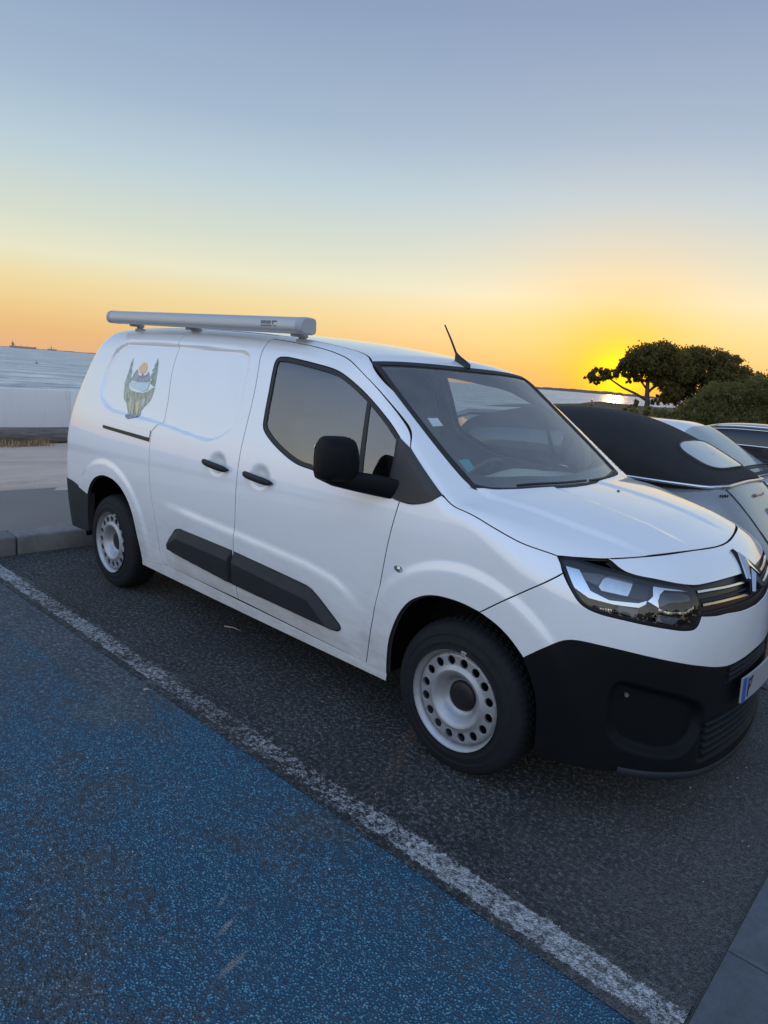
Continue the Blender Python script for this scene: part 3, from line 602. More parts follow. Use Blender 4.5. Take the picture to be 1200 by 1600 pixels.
# low white wall along the shore
wl = empty('sea_wall', (-10.45, 0, 0)); tag(wl, 'low white rendered wall along the top of the beach', 'wall')
mb = MB(); mb.box(-0.12, 0.12, 0.001, 2.999, 0.0, 0.95); wp = mb.build('wall_panel', MG['wall'], wl, bevel=0.003); wp.location = (0, -40, 0)
for k in range(1, 20):
    o = wp.copy(); COL.objects.link(o); o.parent = wl; o.location = (random.uniform(-.001, .001), -40+3*k, random.uniform(-.001, .001))
def b_wood(q, v, b):
    n = q.noise(q.mapping(v, (9, 0.7, 9)), 3.0, 7, 0.7, 0.8); n2 = q.noise(q.mapping(v, (30, 1.2, 30)), 4.0, 4, 0.6)
    q.put(b.inputs['Base Color'], q.ramp(q.math('ADD', q.math('MULTIPLY', n, .6), q.math('MULTIPLY', n2, .4)), [(0.3, (0.05, 0.042, 0.036, 1)), (0.5, (0.16, 0.145, 0.13, 1)), (0.7, (0.30, 0.28, 0.26, 1))]))
    b.inputs['Roughness'].default_value = 0.9; q.put(b.inputs['Normal'], q.bump(q.math('ADD', n, n2), 0.9, 0.02))
MG['wood'] = ground_mat('weathered_wood', b_wood)
def log(y0, y1, label):
    mb = MB(); rings = []; n = 18; ph = random.uniform(0, 6)
    for i in range(25):
        y = y0+(y1-y0)*i/24; r0 = 0.128+0.006*math.sin(i*0.7+ph); rings.append([(-9.75+(r0+0.005*math.sin(3*t+ph+i*.2))*math.cos(t), y, 0.27+(r0+0.006*math.sin(5*t+ph))*math.sin(t)) for t in np.linspace(0, 2*math.pi, n+1)[:-1]])
    mb.loft(rings, True, True); o = autosmooth(mb.build('log', MG['wood']), 0.8); tag(o, label, 'log', 'wooden log barrier along the sand')
log(-9.5, -3.5, 'weathered log lying on the sand left of the frame'); log(-3.42, 4.6, 'weathered grey log lying on the sand left of the van'); log(4.7, 12.5, 'weathered log on the sand hidden beyond the van')
# dry grass tufts in front of the log
M['straw'] = pbr('dry_grass', (0.36, 0.24, 0.13), 0.9, var=0.4, vscale=30)
def tufts(name, n, xr, yr, hr, mat, zf):
    V = []; F = []
    for _ in range(n):
        x = random.uniform(*xr); y = random.uniform(*yr)
        if math.sin(y*3.1)+math.sin(y*1.3+1)+random.uniform(-.8, .8) < 0.1: continue
        for _ in range(16):
            px, py = x+random.gauss(0, .06), y+random.gauss(0, .09); h = random.uniform(*hr); a = random.uniform(0, 6.28); l = random.uniform(.02, .10); z = zf(px, py)
            b = len(V); w = 0.006; V += [(px-w*math.sin(a), py+w*math.cos(a), z), (px+w*math.sin(a), py-w*math.cos(a), z), (px+l*math.cos(a), py+l*math.sin(a), z+h)]; F.append((b, b+1, b+2))
    o = mesh(name, V, F, mat); tag(o, kind='stuff'); return o
tufts('dry_grass', 420, (-9.62, -9.30), (-6, 6), (0.04, 0.13), M['straw'], sandz)
# scattered grit and litter
M['grit'] = pbr('pale_grit', (0.5, 0.48, 0.45), 0.8, var=0.3)
V = []; F = []
for _ in range(420):
    x, y = random.uniform(-4, 1.1), random.uniform(-3.6, 1.2); s = random.uniform(0.0015, 0.0045); z = 0.009; b = len(V)
    V += [(x-s, y, z), (x, y-s*.8, z), (x+s, y, z), (x, y+s*.7, z), (x, y, z+s)]; F += [(b, b+1, b+4), (b+1, b+2, b+4), (b+2, b+3, b+4), (b+3, b, b+4)]
tag(mesh('grit', V, F, M['grit']), kind='stuff')
def twig(x, y, L, a, label, r=0.004):
    mb = MB(); d = Vector((math.cos(a), math.sin(a), 0)); p = Vector((x, y, 0.012)); s = Vector((-d.y, d.x, 0))
    mb.tube([p, p+d*L*.5+s*L*.06+Vector((0, 0, .004)), p+d*L], [r, r*.8, r*.3], 6); tag(mb.build('twig', pbr('straw_twig', (0.42, 0.38, 0.30), 0.8), smooth=True), label, 'twig')
# ================================================================== THE VAN
van = empty('panel_van', (-1.4875, 0, 0), world_verts=True)
tag(van, 'white panel van parked nose out with a grey roof awning and black lower bumper', 'van')
RECQ = closed(recess, 0.02)
def gauss(x, z, cx, cz, sx, sz, p=2): return np.exp(-((((x-cx)/sx)**2+((z-cz)/sz)**2)**p))
FOGQ = closed(fog, 0.02)
def side_disp(A, P):
    a = np.where(A[:, 0] > AC, 2*AC-A[:, 0], A[:, 0]); x, z = P[:, 0], P[:, 2]
    h = np.zeros(len(A))
    for xw in (0.0, -2.975):
        r = np.hypot(x-xw, (z-0.33)*0.98); h += 0.011*(1-sstep(0.515, 0.572, r))*sstep(0.30, 0.5, z)
    zs = np.interp(x, [-2.4, -2.08, -1.49, -0.9, -0.72, -0.6, -0.5], [0.76, 0.752, 0.728, 0.70, 0.675, 0.625, 0.55])
    h += 0.011*sstep(zs+0.012, zs-0.045, z)*sstep(-2.35, -1.95, x)*sstep(-0.50, -0.66, x)*sstep(0.3, 0.40, z)
    m = (x < -1.55) & (z > 1.12)
    if m.any():
        d = poly_sdf(np.stack([a[m], z[m]], 1), RECQ); h[m] -= 0.022*sstep(0.011, -0.011, d)
    h -= 0.020*gauss(x, z, -1.695, 1.058, 0.062, 0.048)+0.020*gauss(x, z, -1.315, 1.045, 0.062, 0.048)
    # shoulder line running under the windows
    return h
def bump_disp(A, P):
    a = np.where(A[:, 0] > AC, 2*AC-A[:, 0], A[:, 0]); z = A[:, 1]; h = side_disp(A, P)*sstep(0.5, 0.3, a)
    d = poly_sdf(np.stack([a, z], 1), FOGQ); h -= 0.034*sstep(0.010, -0.022, d)
    h -= 0.025*sstep(0.90, 0.95, a)*sstep(0.60, 0.585, z)*sstep(0.535, 0.55, z)*sstep(1.03, 1.06, a)
    h -= 0.03*sstep(0.90, 0.96, a)*sstep(0.415, 0.40, z)*sstep(0.245, 0.26, z)
    return h
def bonnet_disp(A, P):
    x, y = A[:, 0], np.abs(A[:, 1])
    y1 = np.interp(x, [-0.2, 0.08, 0.3, 0.42, 0.6], [0.715, 0.655, 0.625, 0.595, 0.55]); f = sstep(0.62, 0.40, x)
    h = 0.012*sstep(y1+0.012, y1-0.035, y)*f
    y2 = np.interp(x, [-0.1, 0.02, 0.26, 0.5], [0.20, 0.22, 0.245, 0.235])
    return h-0.009*sstep(y2+0.03, y2-0.012, y)*sstep(0.62, 0.45, x)
def belt_of(P):
    x, y, z = P
    if x > X0: return (X0+RB*math.atan2(x-X0, -y), z)
    if x < X1: return (X1-RB*math.atan2(X1-x, -y), z)
    return (x, z)
def roof_edge(xs, y=-0.56):
    A = np.array([(x, y) for x in xs]); return [belt_of(p) for p in top_map0(A)]
RES = roof_edge([-3.5, -3.3, -3.1, -2.9, -2.7, -2.46]); REM = roof_edge([-2.46, -2.2, -1.9, -1.62], -0.561); RXY = [(-1.62, -0.562), (-1.4, -0.566), (-1.2, -0.570), (-1.05, -0.578), (-0.95, -0.595), (-0.86, -0.635), (-0.797, -0.674)]; REF = [belt_of(p) for p in top_map0(np.array(RXY))]
BP = [(-1.62, 1.752), (-1.54, 1.493), (-1.514, 1.257), (-1.50, 0.895), (-1.497, 0.626), (-1.476, 0.336)]
SL = [(-2.46, RES[-1][1]), (-2.437, 1.536), (-2.38, 1.358), (-2.353, 1.235)]; SL2 = [(-2.353, 1.235), (-2.375, 1.203), (-2.428, 1.156)]
SL3 = [(-2.428, 1.156), (-2.425, 1.078), (-2.392, 0.827), (-2.328, 0.566), (-2.303, 0.42), (-2.275, 0.352), (-2.22, 0.340)]
DE = [(-0.503, 0.306), (-0.457, 0.529), (-0.422, 0.748), (-0.396, 0.926), (-0.368, 1.09)]
DT = [(-0.384, 1.306), (-0.417, 1.356), (-0.473, 1.405), (-0.6, 1.494), (-0.734, 1.575), (-0.903, 1.653), (-1.088, 1.696), (-1.274, 1.723), (-1.475, 1.742), (-1.62, 1.752)]
WINQ = outline([window[:-1]+[(-0.4544, 1.344)], [(-0.4544, 1.344), (-0.436, 1.242), (-0.433, 1.098)], [(-0.433, 1.098), (-0.67, 1.122), (-0.933, 1.136)], [(-0.933, 1.136)]+window4[1:]])
P_ = M['paint']
front_door, front_door_l = panel('front_door', outline([DT, BP, [(-1.476, 0.336), (-0.503, 0.306)], DE, [(-0.368, 1.09), (-0.37, 1.2), (-0.384, 1.306)]]), P_, van, holes=[WINQ], disp=side_disp, flange=0.016)
slide_door, slide_door_l = panel('sliding_door', outline([[REM[-1], BP[0]], BP, [BP[-1], (-2.22, 0.340)], SL3[::-1], SL2[::-1], SL[::-1], REM]), P_, van, disp=side_disp, flange=0.017)
ARq = [(-2.544, 0.296), (-2.557, 0.414), (-2.588, 0.546), (-2.643, 0.655), (-2.739, 0.74), (-2.85, 0.782), (-2.95, 0.792), (-3.03, 0.785), (-3.123, 0.752), (-3.20, 0.69), (-3.25, 0.615)]
quarter, quarter_l = panel('rear_quarter_panel', outline([SL, SL2, SL3, [(-2.22, 0.340), (-2.544, 0.296)], ARq, [(-3.25, 0.615), (-3.4, 0.645), (-3.51, 0.665), (-3.74, 0.665)],
      [(-3.74, 0.665), (-3.75, 1.0), (-3.755, 1.4), (-3.74, 1.62), (-3.68, 1.72)], [(-3.68, 1.72), RES[0]], RES]), P_, van, disp=side_disp, flange=0.015)
panel('sill', outline([[(-2.22, 0.340), (-0.503, 0.306)], [(-0.503, 0.306), (-0.378, 0.298)], [(-0.378, 0.298), (-0.382, 0.262)], [(-0.382, 0.262), (-1.5, 0.262), (-2.545, 0.268)], [(-2.545, 0.268), (-2.544, 0.296)], [(-2.544, 0.296), (-2.22, 0.340)]]), P_, van, flange=0.012, gap=0.001, lip=0)
bg_l = [(-0.169, -0.873), (-0.094, -0.880), (0.065, -0.888), (0.174, -0.880), (0.25, -0.865), (0.343, -0.835)]
bf = [(0.343, -0.835), (0.40, -0.79), (0.477, -0.708), (0.557, -0.556), (0.621, -0.314), (0.655, -0.1), (0.660, 0.0)]
bg_l = [tuple(map(float, p)) for p in catmull(bg_l, 0.02)]+[bg_l[-1]]; BGB = [belt_of(p) for p in top_map0(np.array(bg_l))]
AFq = [(0.094, 0.741), (0.016, 0.752), (-0.064, 0.752), (-0.134, 0.742), (-0.194, 0.719), (-0.255, 0.676), (-0.308, 0.602), (-0.353, 0.484), (-0.374, 0.362), (-0.378, 0.298)]
fender, fender_l = panel('front_fender', outline([DE[:-1]+[(-0.368, 1.088)], [(-0.368, 1.088), (-0.30, 1.088), (-0.215, 1.115), (-0.169, 1.147)], [(-0.169, 1.147)]+BGB[1:],
      [BGB[-1], (0.352, 0.99), (0.363, 0.96)], [(0.363, 0.96), (0.249, 0.87), (0.094, 0.741)], AFq, [(-0.378, 0.298), (-0.503, 0.306)]]), P_, van, disp=side_disp, flange=0.018, res=0.012)
panel('roof_pillar', outline([DT, [DT[-1], REF[0]], REF, [REF[-1], wsL[1]], wsL[1:-1]+[(-0.140, 1.172)], [(-0.140, 1.172), (-0.169, 1.147)], [(-0.169, 1.147), (-0.28, 1.225), (-0.384, 1.306)]]), P_, van, flange=0.014, res=0.012, gap=0.0018)
ws_half = [wstop_t[0], (-0.79, -0.62), (-0.747, -0.294), (-0.73, 0.0)]
ws_full = [ws_half[0], ws_half[1], ws_half[2], ws_half[3], (-0.747, 0.294), (-0.79, 0.62), (-0.797, 0.674)]
bot_half = [(-0.140, -0.705), (-0.126, -0.684), (-0.092, -0.603), (-0.048, -0.398), (-0.003, 0.0)]
bot_full = bot_half+[(x, -y) for x, y in bot_half[-2::-1]]
panel('roof', outline([ws_full, [(x, -y) for x, y in RXY[::-1]], [(-1.62, 0.562), (-2.5, 0.56), (-3.5, 0.56)], [(-3.5, 0.56), (-3.58, 0.3), (-3.6, 0.0), (-3.58, -0.3), (-3.5, -0.56)], [(-3.5, -0.56), (-2.5, -0.56), (-1.62, -0.562)], RXY], 0.02), P_, van, dom='top', mirror=False, res=0.03, flange=0.014)
bf_full = bf+[(x, -y) for x, y in bf[-2::-1]]
bonQ = outline([bot_full, [(-0.140, 0.705), (-0.169, 0.873)], [(x, -y) for x, y in bg_l], bf_full[::-1], bg_l[::-1], [bg_l[0], (-0.140, -0.705)]])
panel('bonnet', bonQ, P_, van, dom='top', mirror=False, disp=bonnet_disp, flange=0.011, gap=0.002, lip=0.004)
nose = [belt_of(p) for p in top_map0(np.array(bf[2:]))]; nose[-1] = (AC, nose[-1][1])
nose_b = [(AC, 0.925), (1.081, 0.930), (0.941, 0.931), (0.833, 0.934), (0.675, 0.960), (0.569, 0.980), nose[0]]
def full(segs): 
    h = []
    for s in segs: h += catmull(s, 0.012)
    return mirror_full(h+[tuple(segs[-1][-1])])
panel('nose_panel', full([[(AC, 0.925)]+nose_b[1:], nose]), P_, van, mirror=False, flange=0.02, res=0.012)
hl_low = [(0.363, 0.96), (0.394, 0.909), (0.427, 0.867), (0.471, 0.846), (0.562, 0.829), (0.697, 0.804), (0.777, 0.791), (0.825, 0.795), (0.854, 0.831)]
bl = [(AC, 0.612), (1.068, 0.607), (0.962, 0.621), (0.837, 0.653), (0.706, 0.688), (0.572, 0.719), (0.482, 0.732), (0.423, 0.734), (0.388, 0.723), (0.337, 0.683), (0.276, 0.623)]
panel('upper_bumper', full([bl, [(0.276, 0.623), (0.225, 0.675), (0.168, 0.713), (0.094, 0.741)], [(0.094, 0.741), (0.249, 0.87), (0.363, 0.96)], hl_low, [(0.854, 0.831), (0.943, 0.820), (1.02, 0.817), (1.146, 0.806), (AC, 0.800)]]), P_, van, mirror=False, disp=side_disp, flange=0.02, res=0.012)
fb = panel('front_bumper', full([[(AC, 0.175), (1.0, 0.19), (0.79, 0.235), (0.637, 0.255), (0.5, 0.25), (0.345, 0.235)], [(0.345, 0.235), (0.342, 0.347), (0.332, 0.473), (0.31, 0.548), (0.276, 0.623)], [(x, z-0.001) for x, z in bl[::-1]]]), M['black'], van, mirror=False, disp=bump_disp, flange=0.05, res=0.010, gap=0.001, lip=0)[0]
fb['label'] = 'matt black lower front bumper'
GQ = full([[(AC, 0.800), (1.146, 0.806), (1.02, 0.817), (0.943, 0.820), (0.854, 0.831)], [(0.854, 0.831), (0.845, 0.88), (0.838, 0.93)], [(0.838, 0.93), (0.941, 0.931), (1.081, 0.930), (AC, 0.925)]])
grille = panel('grille', GQ, M['lamp_black'], van, mirror=False, depth=-0.016, flange=0, gap=-0.004)[0]
def ribbon(name, pts, off, w, t, mat, parent, mirror=True):
    """moulded bar following the body: profile w (up) x t (out)"""
    P, N = belt_line(pts, off); rings = []
    for i in range(len(P)):
        d = P[min(i+1, len(P)-1)]-P[max(i-1, 0)]; d /= np.linalg.norm(d); u = np.cross(N[i], d); u /= np.linalg.norm(u)
        if u[2] < 0: u = -u
        n = N[i]; prof = [(-.5, 0), (-.5, .55), (-.28, 1), (.28, 1), (.5, .55), (.5, 0)]
        rings.append([P[i]+u*w*a+n*t*b for a, b in prof])
    mb = MB(); mb.loft([[tuple(p) for p in r] for r in rings], True, True)
    return autosmooth(mb.build(name, mat, parent), 0.7)
def sym_line(pts): return pts+[(2*AC-a, z) for a, z in pts[-2::-1]] if abs(pts[-1][0]-AC) < 1e-6 else pts
for pts in ([(0.845, 0.913), (0.927, 0.911), (1.056, 0.906), (1.22, 0.901)], [(0.862, 0.868), (0.95, 0.866), (1.08, 0.862), (1.225, 0.855)]):
    for m in (0, 1):
        q = [(2*AC-a, z) for a, z in pts] if m else pts
        ribbon('chrome_bar', q, -0.014, 0.015, 0.016, M['satin'], grille)
for z0 in (0.885, 0.838):
    ribbon('grille_blade', sym_line([(0.865, z0-0.002), (1.05, z0-0.006), (AC, z0-0.012)]), -0.014, 0.010, 0.007, M['clad'], grille)
# twin chevron emblem
def chevron(name, hw, zf, za, th):
    out = [(-hw, zf), (0, za), (hw, zf), (hw-0.022, zf-0.006), (0, za-th), (-hw+0.022, zf-0.006)]
    Pn = [np.array(at_belt(AC+a, z, 0.0)[0]) for a, z in out]; N = np.array(at_belt(AC, (zf+za)/2)[1])
    V = [p-N*0.012 for p in Pn]+[p+N*0.013 for p in Pn]; mid = [Pn[0]*.5+Pn[5]*.5+N*0.022, (Pn[1]+Pn[4])*.5+N*0.022, (Pn[2]+Pn[3])*.5+N*0.022]
    V += mid; F = [(i, (i+1) % 6, 6+(i+1) % 6, 6+i) for i in range(6)]
    F += [(6, 7, 13, 12), (7, 8, 14, 13), (8, 9, 14), (9, 10, 13, 14), (10, 11, 12, 13), (11, 6, 12), (5, 4, 1, 0), (4, 3, 2, 1)]
    o = mesh(name, V, F, M['chrome'], grille); bm = bmesh.new(); bm.from_mesh(o.data); bmesh.ops.recalc_face_normals(bm, faces=bm.faces); bm.to_mesh(o.data); bm.free(); return o
for hw, zf, za, th in ((0.104, 0.900, 0.997, 0.058), (0.098, 0.854, 0.945, 0.056)):
    o = chevron('emblem_base', hw, zf, za, th); o.data.materials[0] = M['lamp_black']; o.data.transform(Matrix.Translation(Vector(at_belt(AC, za-.05)[1])*0.000))
for hw, zf, za, th in ((0.095, 0.906, 0.986, 0.044), (0.089, 0.861, 0.934, 0.042)):
    o = chevron('emblem', hw, zf, za, th); o.data.transform(Matrix.Translation(Vector(at_belt(AC, za-.05)[1])*0.005))
# lower slots and slats of the bumper
for z0 in (0.585, 0.562, 0.541):
    ribbon('bumper_slat', [(1.072, z0), (1.15, z0+0.001), (AC, z0+0.003), (2*AC-1.15, z0+0.001), (2*AC-1.072, z0)], -0.020, 0.013, 0.018, M['clad'], fb)
for z0 in (0.395, 0.366, 0.337, 0.308, 0.279):
    ribbon('bumper_slat', [(0.945, z0), (1.1, z0), (AC, z0), (2*AC-1.1, z0), (2*AC-0.945, z0)], -0.032, 0.012, 0.030, M['clad'], fb)
ribbon('lip', [(0.60, 0.262), (0.79, 0.232), (1.0, 0.192), (AC, 0.178), (2*AC-1.0, 0.192), (2*AC-0.79, 0.232), (2*AC-0.60, 0.262)], -0.005, 0.03, 0.012, M['clad'], fb)
for m in (1, -1):
    p, n = at_belt(0.60, 0.55, -0.03); mb = MB(); mb.tube([p, p+n*0.012], 0.008, 8); o = mb.build('tow_sensor', M['frosted'], fb)
    if m < 0: o.data.transform(Matrix.Scale(-1, 4, (0, 1, 0))); o.data.flip_normals()
# number plate
pl_n = (at_belt(AC, 0.47)[1]); pc, _ = at_belt(AC, 0.468, 0.030)
def plate_box(name, y0, y1, z0, z1, t0, t1, mat, parent):
    mb = MB(); n = 14; ring = []
    for i in range(n+1):
        y = y0+(y1-y0)*i/n; xs = pc.x-0.16*y*y
        ring.append([(xs+t0, y, z0), (xs+t1, y, z0), (xs+t1+(z0-z1)*0.06, y, z1), (xs+t0+(z0-z1)*0.06, y, z1)])
    mb.loft(ring, True, True); return autosmooth(mb.build(name, mat, parent), 0.5)
plate = plate_box('number_plate', -0.245, 0.26, 0.460, 0.560, 0.0, 0.008, M['white_plastic'], van)
plate['label'] = 'white number plate with a blue left band'
M['plate_blue'] = pbr('plate_blue', (0.02, 0.09, 0.42), 0.4); M['ink'] = pbr('black_print', (0.02, 0.02, 0.02), 0.5)
plate_box('country_band', -0.245, -0.208, 0.460, 0.560, 0.0085, 0.0095, M['plate_blue'], plate)
def text_mesh(body, size, mat, name, parent, Mx, extrude=0.0008, bold=False):
    cu = bpy.data.curves.new(name, 'FONT'); cu.body = body; cu.size = size; cu.extrude = extrude; cu.offset = 0.0012 if bold else 0; cu.resolution_u = 3
    t = bpy.data.objects.new(name, cu); COL.objects.link(t); bpy.context.view_layer.update()
    me = bpy.data.meshes.new_from_object(t.evaluated_get(bpy.context.evaluated_depsgraph_get())); bpy.data.objects.remove(t)
    me.transform(Mx); me.materials.clear(); return link(name, me, parent, [mat])
yaw = math.atan2(-0.32*0.14, 1)  # follows the plate's bow
text_mesh('FF-8', 0.108, M['ink'], 'plate_characters', plate, Matrix.Translation((pc.x+0.0095-0.16*0.2**2, -0.195, 0.474)) @ Matrix.Rotation(0.05, 4, 'Z') @ Matrix(((0, 0, 1, 0), (1, 0, 0, 0), (0, 1, 0, 0), (0, 0, 0, 1))) @ Matrix.Scale(0.78, 4, (1, 0, 0)), bold=True)

# headlights
HQ = closed([(a, z-0.010*float(sstep(0.98, 1.012, z))) for a, z in head], 0.010)
HQi = inset(HQ, 0.013)[0]
hl = panel('headlight', HQ, M['lamp_black'], van, holes=[HQi], gap=0.002, flange=0.045, lip=0, res=0.008)
panel('housing', HQ, M['lamp_black'], hl, depth=-0.046, flange=0, gap=0.001, res=0.02)
panel('lens', HQi, M['clear'], hl, depth=0.0005, flange=0, gap=-0.002, res=0.015)
def lamp(name, pts, depth, mat, fl=0.012, smoothq=False):
    Q = closed(pts, 0.006) if smoothq else outline([list(pts)+[pts[0]]] if False else [[pts[i], pts[(i+1) % len(pts)]] for i in range(len(pts))], 0.008)
    return panel(name, Q, mat, hl, depth=depth, flange=fl, gap=0.0005, lip=0, res=0.008)
lamp('daytime_strip', drl, -0.014, M['satin'], 0.022)
lamp('reflector', refl, -0.020, M['frosted'], 0.02); lamp('reflector', refl2, -0.026, M['smoke'], 0.015)
lamp('divider_block', midblk, -0.028, M['clad'], 0.015)
lamp('projector_bracket', bracket, -0.012, M['chrome'], 0.028)
PQ = closed(proj, 0.006)
panel('projector', PQ, M['gloss'], hl, disp=lambda A, P: -0.022+0.016*np.clip(-poly_sdf(A, PQ)/0.04, 0, 1)**0.5, flange=0.02, gap=0.0005, lip=0, res=0.006)
lamp('chin_strip', chin, -0.012, M['chrome'], 0.02)
lamp('turn_lamp', low1, -0.02, M['smoke'], 0.01); lamp('turn_lamp', low2, -0.02, M['smoke'], 0.01)
for k in range(5):
    t = [(0.484+0.008*k, 0.862), (0.488+0.008*k, 0.862), (0.490+0.008*k, 0.850), (0.486+0.008*k, 0.850)]
    lamp('tooth', t, -0.012, M['chrome'], 0.01)

# windscreen and glazing
wsQ = outline([ws_full, [(-0.797, 0.674)]+[(x, -y) for x, y in wsL_t[1:-1]]+[(-0.140, 0.705)], bot_full[::-1], [(-0.140, -0.705)]+[(x, y) for x, y in wsL_t[-2:0:-1]]+[(-0.797, -0.674)]])
def shrink(Q, top, bot, side):
    c = np.array(Q); o = c.copy(); x = c[:, 0]; f = np.clip((x+0.78)/0.70, 0, 1)
    o[:, 1] *= 1-side/0.68; o[:, 0] = -0.74+(x+0.74)*(1-(top+bot)/0.66)+top
    return o
wsH = shrink(wsQ, 0.035, 0.080, 0.034)
wsc = panel('windscreen', wsQ, M['wind_glass'], van, dom='top', mirror=False, depth=-0.004, gap=0.004, flange=0.004, lip=0, res=0.03)[0]
panel('black_border', wsQ, M['gloss'], wsc, dom='top', mirror=False, depth=-0.0075, gap=0.004, flange=0, holes=[wsH], res=0.02)
for pts, mt in ((stick1_t, M['white']), (stick2_t, pbr('green_sticker', (0.04, 0.28, 0.30), 0.5))):
    panel('sticker', outline([[pts[i], pts[(i+1) % 4]] for i in range(4)]), mt, wsc, dom='top', mirror=False, depth=-0.009, gap=0, flange=0)
panel('windscreen_seal', wsQ, M['rubber'], van, dom='top', mirror=False, depth=0.003, gap=-0.009, flange=0.012, lip=0, holes=[inset(wsQ, 0.010)[0]], res=0.01)
WI = inset(WINQ, 0.022)[0]
seal = panel('window_frame', WINQ, M['rubber'], (front_door, front_door_l), holes=[WI], depth=-0.003, gap=0.002, flange=0.012, lip=0, res=0.008)
panel('window_pane', WI, M['side_glass'], (front_door, front_door_l), depth=-0.009, gap=-0.004, flange=0, res=0.03)
panel('window_divider', outline([[(-0.711, 1.497), (-0.693, 1.499)], [(-0.693, 1.499), (-0.605, 1.11)], [(-0.605, 1.11), (-0.632, 1.11)], [(-0.632, 1.11), (-0.711, 1.497)]]), M['rubber'], (front_door, front_door_l), depth=-0.004, gap=0, flange=0.005, lip=0)
triQ = outline([[(-0.454, 1.344), (-0.384, 1.306)], [(-0.384, 1.306), (-0.28, 1.228), (-0.169, 1.147)], [(-0.169, 1.147), (-0.205, 1.117), (-0.272, 1.093), (-0.37, 1.088), (-0.433, 1.098)], [(-0.433, 1.098), (-0.436, 1.242), (-0.454, 1.344)]])
tri_o = panel('mirror_triangle', triQ, M['trim'], van, depth=0.006, gap=0.001, flange=0.012, lip=0, res=0.01)
# door furniture
for dr, cx, cz, tilt in (((slide_door, slide_door_l), -1.695, 1.046, -0.07), ((front_door, front_door_l), -1.315, 1.035, -0.08)):
    pts = [(cx+u*0.118, cz-tilt*0-0.07*u*0.118) for u in (-1, -0.8, -0.4, 0, 0.4, 0.8, 1)]
    P, N = belt_line(pts, 0.0, 0.012); k = len(P); rings = []
    for i in range(k):
        t = 2*i/(k-1)-1; w = 0.017*(1-abs(t)**6)**0.5+0.002; off = 0.010+0.022*(1-t*t)**0.5
        rings.append([tuple(P[i]+N[i]*(off+0.011*math.cos(q))+np.array([0, 0, 1])*w*math.sin(q)) for q in np.linspace(0, 2*math.pi, 13)[:-1]])
    for m in (0, 1):
        R_ = [[(x, -y, z) for x, y, z in r] for r in rings] if m else rings
        mb = MB(); mb.loft(R_, True, True); autosmooth(mb.build('door_handle', M['clad'], dr[m]), 1.0)
def block(name, quad, mat, parent, depth, fl, res=0.015): return panel(name, outline([[quad[i], quad[(i+1) % len(quad)]] for i in range(len(quad))]), mat, parent, depth=depth, flange=fl, gap=0.0005, lip=0, res=res)
rl = block('slide_rail_cover', [(-3.10, 1.172), (-2.440, 1.155), (-2.436, 1.112), (-3.072, 1.128)], P_, van, 0.006, 0.0085)
block('slide_rail', [(-3.062, 1.127), (-2.436, 1.110), (-2.434, 1.088), (-3.055, 1.107)], M['hub'], rl, 0.0025, 0.004)
# rubbing strips: flat face with a chamfered upper flank
cr = outline([[(-2.159, 0.462), (-2.170, 0.503), (-2.150, 0.545)], [(-2.150, 0.545), (-2.085, 0.605), (-2.029, 0.622)], [(-2.029, 0.622), (-1.506, 0.612)], [(-1.506, 0.612), (-1.502, 0.42)], [(-1.502, 0.42), (-2.14, 0.458), (-2.159, 0.462)]], 0.01)
cf = outline([[(-1.492, 0.42), (-1.490, 0.611)], [(-1.490, 0.611), (-0.90, 0.580), (-0.858, 0.572)], [(-0.858, 0.572), (-0.794, 0.535), (-0.668, 0.452)], [(-0.668, 0.452), (-0.655, 0.432), (-0.675, 0.412), (-0.71, 0.408)], [(-0.71, 0.408), (-1.492, 0.42)]], 0.01)
def clad(name, Qo, par):
    def dsp(A, P):
        d = -poly_sdf(A, Qo); top = np.interp(A[:, 0], [-2.17, -2.03, -1.5, -0.86, -0.66], [0.55, 0.622, 0.612, 0.575, 0.44])-A[:, 1]
        return side_disp(A, P)*1.0+0.004+0.022*np.clip(np.minimum(top/0.055, d/0.016), 0, 1)*1.35
    return panel(name, Qo, M['clad'], par, disp=dsp, gap=0.0, flange=0.03, lip=0, res=0.007)
clad('side_moulding', cr, (slide_door, slide_door_l)); clad('side_moulding', cf, (front_door, front_door_l))
# side repeater
rp = closed([(-0.352, 0.805), (-0.327, 0.818), (-0.303, 0.805), (-0.327, 0.791)], 0.006)
panel('side_repeater', rp, M['frosted'], (fender, fender_l), disp=lambda A, P: side_disp(A, P)+0.002+0.006*sstep(0.012, 0.0, np.hypot(A[:, 0]+0.327, A[:, 1]-0.805)), gap=0, flange=0.006, lip=0, res=0.006)
# rear
rb = [(-3.25, 0.615), (-3.4, 0.645), (-3.51, 0.665), (-3.74, 0.665), (-4.0, 0.665), (X1-RB*math.pi/2, 0.665)]
def rear_full(h): R = [(2*(X1-RB*math.pi/2)-a, z) for a, z in h[::-1]]; return h+R
BCR = X1-RB*math.pi/2
rbQ = catmull([(-3.305, 0.33), (-3.29, 0.45), (-3.25, 0.615)], 0.012)+catmull(rb, 0.015)
rbB = catmull([(BCR, 0.30), (-3.8, 0.30), (-3.5, 0.31), (-3.305, 0.33)], 0.015)
rq = rbQ+[(BCR, 0.665)]; mir = [(2*BCR-a, z) for a, z in rq[::-1]][1:]; rbm = [(BCR, 0.30)]; 
lowr = [(2*BCR-a, z) for a, z in rbB[::-1]]
panel('rear_bumper', np.array(rq+mir+lowr+rbB), M['clad'], van, mirror=False, flange=0.05, lip=0, res=0.02, gap=0.002, depth=0.004)
rd = catmull([(-3.745, 0.672), (-3.755, 1.0), (-3.76, 1.4), (-3.745, 1.62), (-3.70, 1.70)], 0.02)+catmull([(-3.70, 1.70), (-4.0, 1.735), (BCR, 1.745)], 0.02)
